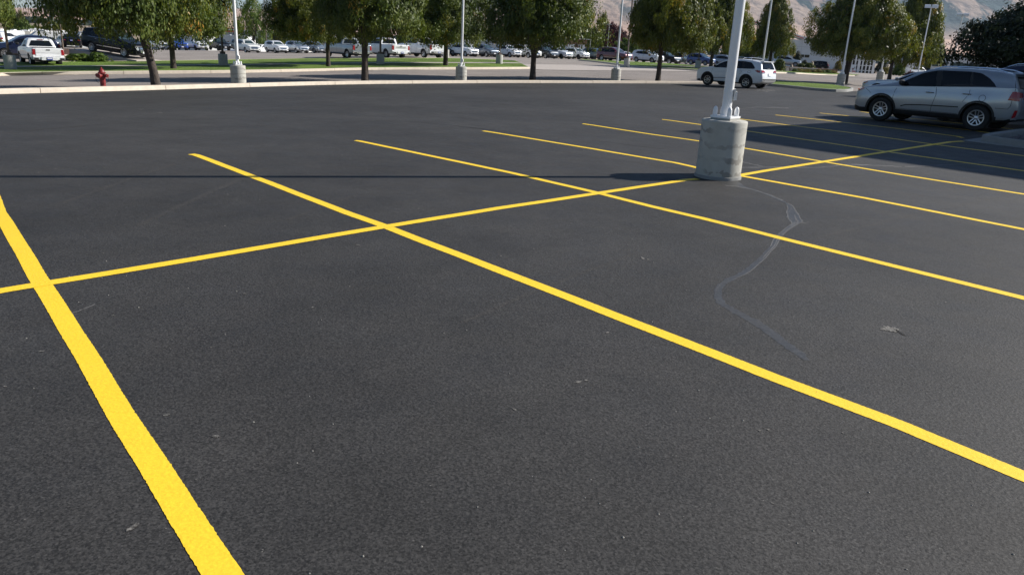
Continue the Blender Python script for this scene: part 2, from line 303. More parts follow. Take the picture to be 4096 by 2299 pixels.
def cyl_bm(cx,cz,y0,y1,r,n=28):
    mb=MB(); vs=[];
    for y in (y0,y1):
        for k in range(n): a=2*math.pi*k/n; vs.append((cx+r*math.cos(a),y,cz+r*math.sin(a)))
    fs=[(k,(k+1)%n,n+(k+1)%n,n+k) for k in range(n)]+[tuple(range(n-1,-1,-1)),tuple(range(n,2*n))]
    mb.add(vs,fs); return mb
def boolean(me,cutters,name):
    o=bpy.data.objects.new('tmp',me); C.objects.link(o); cs=[]
    for c in cutters:
        bm=bmesh.new(); bm.from_mesh(c); bmesh.ops.recalc_face_normals(bm,faces=bm.faces[:]); bm.to_mesh(c); bm.free()
        k=bpy.data.objects.new('cut',c); C.objects.link(k); cs.append(k)
        md=o.modifiers.new('b','BOOLEAN'); md.operation='DIFFERENCE'; md.object=k; md.solver='EXACT'; md.material_mode='TRANSFER'
    bpy.context.view_layer.update()
    out=bpy.data.meshes.new_from_object(o.evaluated_get(bpy.context.evaluated_depsgraph_get())); out.name=name
    for k in cs+[o]: bpy.data.objects.remove(k)
    return out
class Skin:
    """casts points onto the body so that panes, lamps and plates lie on it"""
    def __init__(s,me): s.t=BVHTree.FromPolygons([v.co[:] for v in me.vertices],[p.vertices[:] for p in me.polygons])
    def side(s,x,z,sg): 
        h=s.t.ray_cast(Vector((x,3*sg,z)),Vector((0,-sg,0))); return h[0],h[1]
    def end(s,y,z,sg):
        h=s.t.ray_cast(Vector((6*sg,y,z)),Vector((-sg,0,0))); return h[0],h[1]
    def top(s,x,y):
        h=s.t.ray_cast(Vector((x,y,4)),Vector((0,0,-1))); return h[0],h[1]
    def panel(s,poly,kind,sg=1,off=.006,nu=8,nv=5,edge=.0):
        us=[p[0] for p in poly]; a,b=min(us),max(us); e=list(zip(poly,poly[1:]+poly[:1])); mb=MB(); vs=[]
        for i in range(nu+1):
            u=a+(b-a)*min(max(i/nu,.001),.999); zz=[]
            for p,q in e:
                if (p[0]-u)*(q[0]-u)<=0 and p[0]!=q[0]: zz.append(p[1]+(q[1]-p[1])*(u-p[0])/(q[0]-p[0]))
            lo,hi=min(zz),max(zz)
            for j in range(nv+1):
                v=lo+(hi-lo)*j/nv
                co,no=s.side(u,v,sg) if kind=='side' else s.end(u,v,sg)
                if co is None: co,no=(Vector((u,sg*.8,v)),Vector((0,sg,0))) if kind=='side' else (Vector((sg*2,u,v)),Vector((sg,0,0)))
                d=Vector((0,sg,0)) if kind=='side' else Vector((sg,0,0))
                if no.dot(d)<0: no=-no
                vs.append(co+(no*.5+d*.7)*off)
        fs=[]
        flip=(kind=='side' and sg>0) or (kind=='end' and sg<0)
        for i in range(nu):
            for j in range(nv):
                q=(i*(nv+1)+j,(i+1)*(nv+1)+j,(i+1)*(nv+1)+j+1,i*(nv+1)+j+1); fs.append(q[::-1] if flip else q)
        if edge:   # a rim going back to the body gives the panel thickness
            n0=len(vs); d=Vector((0,sg,0)) if kind=='side' else Vector((sg,0,0)); ring=[i*(nv+1) for i in range(nu+1)]+[nu*(nv+1)+j for j in range(1,nv+1)]+[i*(nv+1)+nv for i in range(nu-1,-1,-1)]+[j for j in range(nv-1,0,-1)]
            vs+=[vs[i]-d*edge for i in ring]; m=len(ring)
            for k in range(m):
                q=(ring[k],n0+k,n0+(k+1)%m,ring[(k+1)%m]); fs.append(q[::-1] if flip else q)
        mb.add(vs,fs); return mb
    def ribbon(s,pts,kind,sg,w=.008,off=.0035,step=.08):
        vs=[];fs=[]; P=[]
        for a,b in zip(pts,pts[1:]):
            n=max(1,int(math.hypot(b[0]-a[0],b[1]-a[1])/step)); P+=[(a[0]+(b[0]-a[0])*i/n,a[1]+(b[1]-a[1])*i/n) for i in range(n)]
        P.append(pts[-1])
        for i,p in enumerate(P):
            q0,q1=P[max(i-1,0)],P[min(i+1,len(P)-1)]; d=Vector((q1[0]-q0[0],q1[1]-q0[1])).normalized()*w/2; nn=(-d.y,d.x)
            for k in (-1,1):
                u,v=p[0]+nn[0]*k,p[1]+nn[1]*k; co,no=s.side(u,v,sg) if kind=='side' else s.end(u,v,sg)
                if co is None: co=Vector((u,sg*.8,v)) if kind=='side' else Vector((sg*2,u,v)); no=Vector((0,sg,0)) if kind=='side' else Vector((sg,0,0))
                vs.append(co+(Vector((0,sg,0)) if kind=='side' else Vector((sg,0,0)))*off)
        for i in range(len(P)-1): fs.append((2*i,2*i+1,2*i+3,2*i+2))
        return MB().add(vs,fs)
def tyre_mesh(r,rr,w):
    mb=MB(); h=w/2; mb.lathe([(rr,-h*.8),(rr+.02,-h*.98),(r-.035,-h),(r-.008,-h*.82),(r,-h*.5),(r,h*.5),(r-.008,h*.82),(r-.035,h),(rr+.02,h*.98),(rr,h*.8),(rr-.02,h*.5)],36,axis='y',cap=False); return mb.mesh('tyre','tyre_rubber',35)
def rim_mesh(rr,w,style,mat):
    """outer face looks towards +y"""
    mb=MB(); h=w/2; mb.m=0
    mb.lathe([(rr+.004,h*.86),(rr-.004,h*.92),(rr-.022,h*.90),(rr-.028,h*.6)],36,axis='y',cap=False)
    mb.m=1; mb.lathe([(rr-.012,-h*.6),(rr-.014,h*.55)],36,axis='y',cap=False); mb.lathe([(rr-.016,h*.06),(rr*.3,h*.03),(.001,h*.03)],36,axis='y')
    mb.m=0; mb.lathe([(.058,h*.1),(.058,h*.62),(.04,h*.7),(.001,h*.72)],16,axis='y')
    n,dbl,wd=style
    for k in range(n):
        for s in ((-1,1) if dbl else (0,)):
            a=2*math.pi*k/n+math.pi/2; c,s_=math.cos(a),math.sin(a); o0=s*.026; o1=s*rr*dbl
            r0,r1=.045,rr-.015; pts=[]
            for (rad,off,hw_,y) in ((r0,o0,wd*.5,h*.62),(rr*.5,(o0+o1)/2,wd*.42,h*.70),(r1,o1,wd*.55,h*.86)):
                for e in (-1,1): q=off+e*hw_; pts.append((c*rad-s_*q,y,s_*rad+c*q))
                for e in (-1,1): q=off+e*hw_*1.2; pts.append((c*rad-s_*q,y-.03,s_*rad+c*q))
            fs=[]
            for i in (0,4): fs+=[(i,i+1,i+5,i+4)[::1],(i+1,i+3,i+7,i+5),(i+2,i,i+4,i+6)]
            mb.add(pts,fs)
    return mb.mesh('rim',[mat,'rim_dark'],35)
STY={'double':(5,.20,.026),'five':(5,0,.06),'six':(6,.12,.034),'seven':(7,0,.03),'ten':(10,0,.026),'multi':(14,0,.02)}
def make_vehicle(S):
    """one prototype vehicle: an Empty with body, wheels, panes, lamps ... as children; +x is the front, the left side is +y"""
    d=S.get('detail',0); root=empty(S['name'],(0,0,0)); P={}
    mb=body_shell(S,d); me=mb.mesh('body',['paint_white','black_plastic'],50)
    bm=bmesh.new(); bm.from_mesh(me); bmesh.ops.recalc_face_normals(bm,faces=bm.faces[:]); bm.to_mesh(me); bm.free()
    sk=Skin(me); hw=S['W']/2; ra=S['R']
    cuts=[cyl_bm(a,S.get('arch_z',ra),s*(hw-.33),s*(hw+.3),ra+S.get('gap',.055),32 if d else 20).mesh('c',['black_plastic']) for a in S['axles'] for s in (-1,1)]
    if 'bed' in S:
        x0,x1,zb_,wy=S['bed']; b=MB(); b.box(((x0+x1)/2,0,zb_+1),(abs(x0-x1),wy*2,2)); cuts.append(b.mesh('c',['black_plastic']))
    me=boolean(me,cuts,'body')
    clad=S.get('clad',.34); mi=[p.material_index for p in me.polygons]
    idx_black=[i for i,mm in enumerate(me.materials) if mm and mm.name=='black_plastic'][0]
    for p in me.polygons:
        if p.center.z<clad: p.material_index=idx_black
    me.polygons.foreach_set('use_smooth',[True]*len(me.polygons)); me.set_sharp_from_angle(angle=R(42))
    body=link('body',me,root)
    def part(name,mb_,mat,smooth=40,parent=root):
        o=link(name,mb_.mesh(name,mat,smooth),parent); return o
    # wheels
    tw=S.get('tw',.235); rr=ra*S.get('rimf',.66); tm=tyre_mesh(ra,rr,tw); rm=rim_mesh(rr,tw,STY[S.get('rim','five')],S.get('rimmat','rim_metal'))
    for a in S['axles']:
        for s in (1,-1):
            w=empty('wheel',(a,s*(hw-tw/2-.015),ra)); w.parent=root
            if s<0: w.rotation_euler.z=math.pi
            link('tyre',tm,w); link('rim',rm,w)
    # underbody keeps daylight from showing where a real car is full of metal
    u=MB(); a0,a1=S['axles']; u.box(((a0+a1)/2,0,S.get('ub',.33)),(abs(a0-a1)+.5,hw*1.25,.2)); 
    for a in S['axles']: u.tube([(a,-hw+.2,ra),(a,hw-.2,ra)],.06,8)
    if S.get('truck'): u.tube([(S['axles'][1],-.14,ra),(S['axles'][1],.14,ra)],.17,10); u.tube([(a0,.45,ra+.1),(S['rear']+.1,.45,ra+.15)],.05,6); u.tube([(a0,-.45,ra+.1),(S['rear']+.1,-.45,ra+.15)],.05,6)
    part('underbody',u,'black_plastic',0)
    hp=sorted({p for _,pl in S['side_glass'] for p in pl}); hull=[]
    for seq in (hp,hp[::-1]):
        ch=[]
        for p in seq:
            while len(ch)>1 and (ch[-1][0]-ch[-2][0])*(p[1]-ch[-2][1])-(ch[-1][1]-ch[-2][1])*(p[0]-ch[-2][0])<=0: ch.pop()
            ch.append(p)
        hull+=ch[:-1]
    for s in (1,-1): part('window_trim',sk.panel([(x+.0,z) for x,z in hull],'side',s,.004,18 if d else 10,4),'black_plastic')
    for name,poly in S['side_glass']:
        for s in (1,-1): part(name,sk.panel(poly,'side',s,.007,10 if d else 6,5 if d else 3),'glass')
    part('windscreen',sk.panel(S['screen'],'end',1,.008,12 if d else 6,8 if d else 4),'glass_screen')
    if 'rear_glass' in S: part('rear_window',sk.panel(S['rear_glass'],'end',-1,.008,12 if d else 6,6 if d else 4),'glass')
    for poly in S['head']:
        for s in (1,-1): part('headlight',sk.panel([(y*s,z) for y,z in poly],'end',1,.012,6,3,.02),'lamp_clear')
    for poly,mat in S['tail']:
        for s in (1,-1): part('tail_light',sk.panel([(y*s,z) for y,z in poly],'end',-1,.014,6,3,.02),mat)
    for poly in S.get('tail_side',[]):
        for s in (1,-1): part('tail_light_lens',sk.panel(poly,'side',s,.012,4,4,.02),'lamp_red')
    for poly in S.get('head_side',[]):
        for s in (1,-1): part('side_marker',sk.panel(poly,'side',s,.010,4,3,.02),'lamp_amber')
    if 'grille' in S:
        g=sk.panel(S['grille'],'end',1,.012,8,4,.02); go=part('grille',g,'grille_dark')
        ys=[p[0] for p in S['grille']]; zs=[p[1] for p in S['grille']]; b=MB(); nb=S.get('bars',3)
        for i in range(nb):
            z=min(zs)+(max(zs)-min(zs))*(i+.5)/nb; k=.86
            g2=sk.panel([(min(ys)*k,z-.012),(max(ys)*k,z-.012),(max(ys)*k,z+.012),(min(ys)*k,z+.012)],'end',1,.022,8,1); b.add(g2.v,g2.f)
        part('grille_bar',b,'chrome',40,go)
        if S.get('surround'):
            e=S['grille']; b=MB(); cl=e+[e[0]]
            for p,q in zip(cl,cl[1:]): r=sk.ribbon([p,q],'end',1,.035,.026,.2); b.add(r.v,r.f)
            part('grille_surround',b,'chrome',40,go)
    for poly in S.get('intake',[]): part('air_intake',sk.panel(poly,'end',1,.010,8,2),'grille_dark')
    for s in (1,-1):
        for poly in S.get('fog',[]): part('fog_light',sk.panel([(y*s,z) for y,z in poly],'end',1,.011,4,2),'grille_dark')
        x,y,z=S['mirror']; q=MB(); q.lathe([(.001,-.075),(.06,-.06),(.09,0),(.085,.06),(.04,.085),(.001,.088)],10,(0,0,0)); q.v=[(x+v[0]*.9,s*(y+.09)+v[1]*1.35,z+v[2]*1.0) for v in q.v]; q.tube([(x,s*(y-.07),z-.07),(x,s*(y+.06),z-.04)],.022,6)
        mo=part('wing_mirror',q,'paint_white' if S.get('mirror_paint',1) else 'black_plastic'); mo['painted']=S.get('mirror_paint',1)
        if 'rails' in S:
            x0,x1,y,z,style=S['rails']; n=8; 
            pts=[(x0+(x1-x0)*i/n,s*y,0) for i in range(n+1)]; pp=[]
            for i,(a,b_,c) in enumerate(pts):
                co,_=sk.top(a,b_); zz=(co.z if co else z); e=min(i,n-i); pp.append((a,b_,zz+(0 if e==0 else S.get('rail_h',.05))))
            part('roof_rail',MB().tube(pp,.016 if not style else style,6),'chrome' if not S.get('rail_dark') else 'black_plastic')
        for x_,z_ in S.get('handles',[]):
            co,no=sk.side(x_,z_,s); b=MB(); b.tube([(x_-.11,co.y+s*.004,z_),(x_-.08,co.y+s*.04,z_+.004),(x_+.08,co.y+s*.04,z_+.004),(x_+.11,co.y+s*.004,z_)],.017,6)
            part('door_handle',b,S.get('handle_mat','chrome'))
        for ln in S.get('seams',[]): part('door_seam',sk.ribbon(ln,'side',s,.011,.003),'seam',0)
        for ln,wd,mat in S.get('trims',[]): part('side_trim',sk.ribbon(ln,'side',s,wd,.009),mat,0)
        if d and S.get('arch_trim'):
            for a in S['axles']:
                pts=[(a+(ra+.085)*math.cos(t),ra+(ra+.085)*math.sin(t)) for t in [R(-12+204*i/24) for i in range(25)]]
                part('wheel_arch_trim',sk.ribbon([p for p in pts if p[1]>.26],'side',s,.055,.006,.2),'black_plastic',30)
    if 'plate' in S:
        y,z,w_,mat=S['plate']; part('licence_plate',sk.panel([(y-w_/2,z-.08),(y+w_/2,z-.08),(y+w_/2,z+.08),(y-w_/2,z+.08)],'end',-1,.03,3,2,.02),mat,0)
        part('plate_band',sk.panel([(y-w_/2+.03,z-.02),(y+w_/2-.03,z-.02),(y+w_/2-.03,z+.03),(y-w_/2+.03,z+.03)],'end',-1,.033,3,1),'plate_white',0)
    if 'front_plate' in S:
        y,z,w_,mat=S['front_plate']; part('licence_plate',sk.panel([(y-w_/2,z-.07),(y+w_/2,z-.07),(y+w_/2,z+.07),(y-w_/2,z+.07)],'end',1,.03,3,2,.02),mat,0)
    for fn in S.get('extra',[]): fn(root,sk,part)
    root['H']=0; return root
def place_vehicle(proto,first,loc,hd,paintname,label,cat,group=None,scale=1,pitch=0):
    o=proto if first else copy_tree(proto)
    o.location=loc; o.rotation_euler=Euler((0,R(pitch),R(hd)),'XYZ'); o.scale=(scale,)*3
    for ch in [o]+list(o.children_recursive):
        if ch.type=='MESH':
            for sl in ch.material_slots:
                if sl.material and sl.material.name.startswith('paint_'): sl.link='OBJECT'; sl.material=M[paintname]
    tag(o,label,cat,group); 
    if 'H' in o: del o['H']
    for ch in o.children_recursive:
        if 'painted' in ch: del ch['painted']
    return o
def scaled(keys,a): return [(x*a,v) for x,v in keys]
# silver SUV next to us -----------------------------------------------------------
WID_SUV=[(1,.60),(.985,.74),(.95,.86),(.88,.945),(.74,.99),(.4,1),(-.5,1),(-.78,.985),(-.9,.95),(-.965,.89),(-1,.80)]
def wid(L0,L1): return [((x*L0 if x>0 else -x*L1),v) for x,v in WID_SUV]
def suv_spoiler(z,x,w):
    def f(root,sk,part):
        b=MB(); b.box((x,0,z),(.26,w,.035),0,.94); o=part('spoiler',b,'paint_white')
    return f
def wiper(x,z,y):
    def f(root,sk,part):
        co,_=sk.end(y,z,-1); b=MB(); b.tube([(co.x-.02,y-.2,z+.05),(co.x-.035,y,z+.01),(co.x-.03,y+.12,z)],.012,5); part('rear_wiper',b,'black_plastic')
    return f
SOR=dict(name='silver_suv',detail=1,W=1.885,R=.358,rimf=.61,rim='double',axles=(1.35,-1.35),rear=-2.33,clad=.385,tum=.30,
 top=[(2.30,.60),(2.285,.74),(2.22,.87),(2.08,.955),(1.7,1.055),(1.3,1.135),(1.05,1.20),(.62,1.43),(.28,1.58),(-.05,1.645),(-.6,1.675),(-1.2,1.67),(-1.75,1.63),(-2.00,1.585),(-2.08,1.46),(-2.20,1.24),(-2.26,1.08),(-2.31,.85),(-2.33,.60)],
 bot=[(2.30,.50),(2.24,.27),(2.0,.21),(1.2,.24),(-1.6,.25),(-2.05,.29),(-2.25,.36),(-2.33,.50)],wid=[(2.30,.60),(2.265,.74),(2.19,.86),(2.02,.945),(1.70,.99),(.9,1),(-1.2,1),(-1.75,.985),(-2.02,.955),(-2.18,.90),(-2.27,.83),(-2.33,.70)],belt=[(2.3,.96),(1.0,1.07),(-1.2,1.20),(-2.33,1.24)],
 side_glass=[('front_side_window',[(.95,1.115),(.66,1.30),(.34,1.475),(0,1.565),(-.10,1.575),(-.14,1.125),(.85,1.08)]),('rear_side_window',[(-.17,1.578),(-.95,1.585),(-1.03,1.20),(-.19,1.13)]),('quarter_window',[(-.99,1.583),(-1.22,1.555),(-1.45,1.44),(-1.66,1.27),(-1.68,1.225),(-1.07,1.205)])],
 screen=[(-.72,1.20),(-.60,1.57),(.60,1.57),(.72,1.20)],rear_glass=[(-.70,1.20),(-.60,1.52),(.60,1.52),(.70,1.20)],
 head=[[(.46,.76),(.80,.82),(.86,.93),(.78,.93),(.50,.84)]],head_side=[[(2.17,.82),(1.94,.93),(2.02,.95),(2.2,.90)]],tail=[([(.50,.92),(.84,.90),(.84,1.12),(.54,1.10)],'lamp_red'),([(.58,.90),(.76,.90),(.76,.97),(.58,.97)],'lamp_clear')],tail_side=[[(-2.04,.90),(-2.28,.88),(-2.25,1.14),(-2.06,1.12)],[(-2.20,.42),(-2.28,.46),(-2.29,.64),(-2.24,.64)]],
 grille=[(-.42,.70),(-.46,.82),(.46,.82),(.42,.70)],bars=3,intake=[[(-.5,.36),(-.55,.55),(.55,.55),(.5,.36)]],mirror=(.80,.93,1.17),mirror_paint=0,rails=(.10,-1.80,.64,1.7,.018),rail_h=.045,
 handles=[(-.0,.95),(-1.0,.98)],seams=[[(.93,1.07),(1.0,.92),(1.02,.70),(1.0,.42)],[(-.15,1.11),(-.19,.9),(-.12,.55),(-.12,.40)],[(-1.05,1.18),(-1.06,.98),(-.93,.76)],[(1.0,.42),(-.85,.42)],[(-1.78,.66),(-2.08,.66),(-2.13,.74),(-2.15,1.2),(-2.05,1.5)],[(1.9,.93),(1.75,.84),(1.72,.80)],[(-1.42+.085*math.cos(t*.524),.90+.085*math.sin(t*.524)) for t in range(13)]],
 trims=[([(.75,.50),(.6,.55),(.2,.58),(-.85,.61)],.028,'seam')],plate=(0,.76,.34,'plate_white'),arch_trim=1,
 extra=[suv_spoiler(1.60,-2.05,1.18),wiper(0,1.24,.1)])
HIL=dict(name='white_suv',detail=1,W=1.93,R=.375,rimf=.62,rim='seven',rimmat='rim_metal',axles=(1.40,-1.40),rear=-2.45,clad=.34,gap=.075,
 top=[(2.42,.62),(2.40,.82),(2.32,.98),(2.1,1.07),(1.7,1.13),(1.35,1.18),(1.12,1.22),(.62,1.50),(.25,1.64),(-.1,1.70),(-.7,1.73),(-1.3,1.71),(-1.9,1.64),(-2.12,1.60),(-2.2,1.44),(-2.32,1.16),(-2.36,1.02),(-2.42,.82),(-2.45,.62)],
 bot=[(2.42,.5),(2.36,.28),(2.1,.22),(1.2,.25),(-1.6,.27),(-2.2,.33),(-2.40,.42),(-2.45,.52)],wid=wid(2.42,-2.45),belt=[(2.4,1.04),(1.0,1.12),(-1.2,1.16),(-2.4,1.18)],
 side_glass=[('front_side_window',[(1.0,1.17),(.65,1.40),(.35,1.53),(.02,1.59),(-.02,1.15),(.9,1.14)]),('rear_side_window',[(-.05,1.595),(-.95,1.60),(-1.0,1.165),(-.08,1.15)]),('quarter_window',[(-1.0,1.598),(-1.5,1.56),(-1.68,1.45),(-1.90,1.22),(-1.80,1.18),(-1.04,1.165)])],
 screen=[(-.74,1.22),(-.62,1.61),(.62,1.61),(.74,1.22)],rear_glass=[(-.70,1.18),(-.62,1.55),(.62,1.55),(.70,1.18)],
 head=[[(.46,.84),(.82,.92),(.86,1.02),(.8,1.02),(.50,.92)]],head_side=[[(2.25,.94),(2.02,1.03),(2.1,1.05),(2.3,.99)]],tail=[([(.44,1.0),(.92,.98),(.92,1.13),(.6,1.12)],'lamp_red'),([(.5,.95),(.86,.93),(.86,.99),(.5,1.0)],'lamp_clear')],tail_side=[[(-1.92,1.10),(-2.12,.98),(-2.36,.97),(-2.34,1.12)]],
 grille=[(-.5,.74),(-.55,.90),(.55,.90),(.5,.74)],bars=3,surround=1,intake=[[(-.5,.38),(-.6,.55),(.6,.55),(.5,.38)]],mirror=(.86,.95,1.22),mirror_paint=0,rails=(.05,-1.55,.66,1.72,.015),rail_h=.12,
 handles=[(.02,1.02),(-.98,1.03)],handle_mat='paint_white',seams=[[(1.05,1.15),(1.1,.95),(1.08,.70),(1.05,.40)],[(-.06,1.15),(-.1,.9),(-.06,.55),(-.06,.36)],[(-1.04,1.16),(-1.05,.95),(-.9,.80)],[(-1.45,.95),(-1.66,.95),(-1.66,1.07),(-1.45,1.07),(-1.45,.95)]],
 trims=[([(.95,.50),(.4,.54),(-.8,.56)],.03,'seam')],plate=(0,.88,.30,'plate_white'),arch_trim=1,
 extra=[suv_spoiler(1.63,-2.14,1.22),wiper(0,1.2,.1),lambda root,sk,part:part('bumper_trim',sk.panel([(-.8,.42),(-.8,.54),(.8,.54),(.8,.42)],'end',-1,.02,8,2),'rim_metal'),
  lambda root,sk,part:part('bumper_insert',sk.panel([(-.78,.55),(-.78,.62),(.78,.62),(.78,.55)],'end',-1,.015,8,2),'black_plastic')])
def crossover(name,L,W,H,wb,Rw,rim,style,**kw):
    a=wb/2; f=L*.5-a*1.0; x1=a+(L-wb)*.46; x0=-(a+(L-wb)*.54); hs=(H-1.67)
    cow=a*.66; rf=a*.08
    top=[(x1,.60),(x1-.02,.78),(x1-.1,.94+hs*.3),(x1-.3,1.03+hs*.4),(a*.95,1.10+hs*.4),(cow+.2,1.14+hs*.5),(cow,1.18+hs*.5),(cow-.5,1.45+hs*.8),(rf,1.60+hs),(rf-.4,1.66+hs),(-.7,1.67+hs),(-1.2,1.65+hs),(x0+.45,1.58+hs),(x0+.28,1.50+hs),(x0+.12,1.16+hs*.5),(x0+.05,.98),(x0+.01,.78),(x0,.60)]
    zb=1.09+hs*.5; zg=1.52+hs; S=dict(name=name,W=W,R=Rw,rimf=.66,rim=rim,axles=(a,-a),rear=x0,clad=.37,top=top,bot=[(x1,.48),(x1-.08,.27),(x1-.35,.22),(-a,.25),(x0+.3,.30),(x0+.05,.38),(x0,.50)],wid=wid(x1,x0),
     belt=[(x1,1.0),(a*.7,zb-.03),(x0,zb+.03)],screen=[(-.70,zb+.10),(-.58,zg+.02),(.58,zg+.02),(.70,zb+.10)],rear_glass=[(-.64,zb+.06),(-.55,zg-.08),(.55,zg-.08),(.64,zb+.06)],
     side_glass=[('front_side_window',[(cow-.12,zb+.06),(cow-.42,zb+.25),(rf+.05,zg-.10),(rf-.25,zg-.03),(rf-.28,zb+.03),(cow-.15,zb+.03)]),('rear_side_window',[(rf-.32,zg-.03),(-a*.72,zg-.02),(-a*.80,zb+.05),(rf-.35,zb+.03)]),('quarter_window',[(-a*.76,zg-.03),(-a*1.02,zg-.09),(-a*1.22,zb+.16),(-a*.84,zb+.06)])],
     mirror=(cow-.1,W/2-.01,zb+.07),tail=[([(.55,.86),(W*.46,.86),(W*.46,1.06),(.58,1.04)],'lamp_red')],tail_side=[[(x0+.12,.86),(x0+.03,.86),(x0+.06,1.05),(x0+.16,1.05)]],plate=(0,.75,.32,'plate_blue'),rails=(rf,-a*1.15,W*.345,1.6,.014))
    if style=='bowtie': S.update(grille=[(-.42,.62),(-.52,.78),(.52,.78),(.42,.62)],bars=1,surround=1,head=[[(.5,.82),(.84,.90),(.84,.97),(.52,.87)]],intake=[[(-.5,.36),(-.5,.44),(.5,.44),(.5,.36)]],fog=[[(.62,.52),(.78,.52),(.78,.64),(.66,.64)]])
    if style=='big': S.update(grille=[(-.42,.58),(-.50,.70),(-.48,.88),(.48,.88),(.50,.70),(.42,.58)],bars=3,surround=1,head=[[(.54,.72),(.82,.74),(.84,.95),(.56,.90)]],intake=[[(-.5,.36),(-.5,.43),(.5,.43),(.5,.36)]],fog=[[(.62,.48),(.8,.50),(.8,.58),(.62,.58)]])
    if style=='oval': S.update(grille=[(-.36,.62),(-.40,.70),(-.30,.80),(.30,.80),(.40,.70),(.36,.62)],bars=2,surround=1,head=[[(.46,.80),(.82,.88),(.84,.96),(.5,.88)]],intake=[[(-.5,.36),(-.5,.46),(.5,.46),(.5,.36)]])
    if style=='shield': S.update(grille=[(-.34,.52),(-.44,.84),(.44,.84),(.34,.52)],bars=4,surround=1,head=[[(.52,.68),(.70,.66),(.82,.9),(.56,.90)]],fog=[[(.7,.40),(.78,.42),(.80,.60),(.72,.6)]])
    S['front_plate']=(0,.50,.32,'plate_white'); S['handles']=[(rf-.2,zb-.12),(-a*.72,zb-.11)]; S['seams']=[[(cow,zb),(cow+.05,.7),(cow,.42)],[(rf-.3,zb),(rf-.3,.45)],[(-a*.82,zb),(-a*.78,.85)]]
    S.update(kw); return S
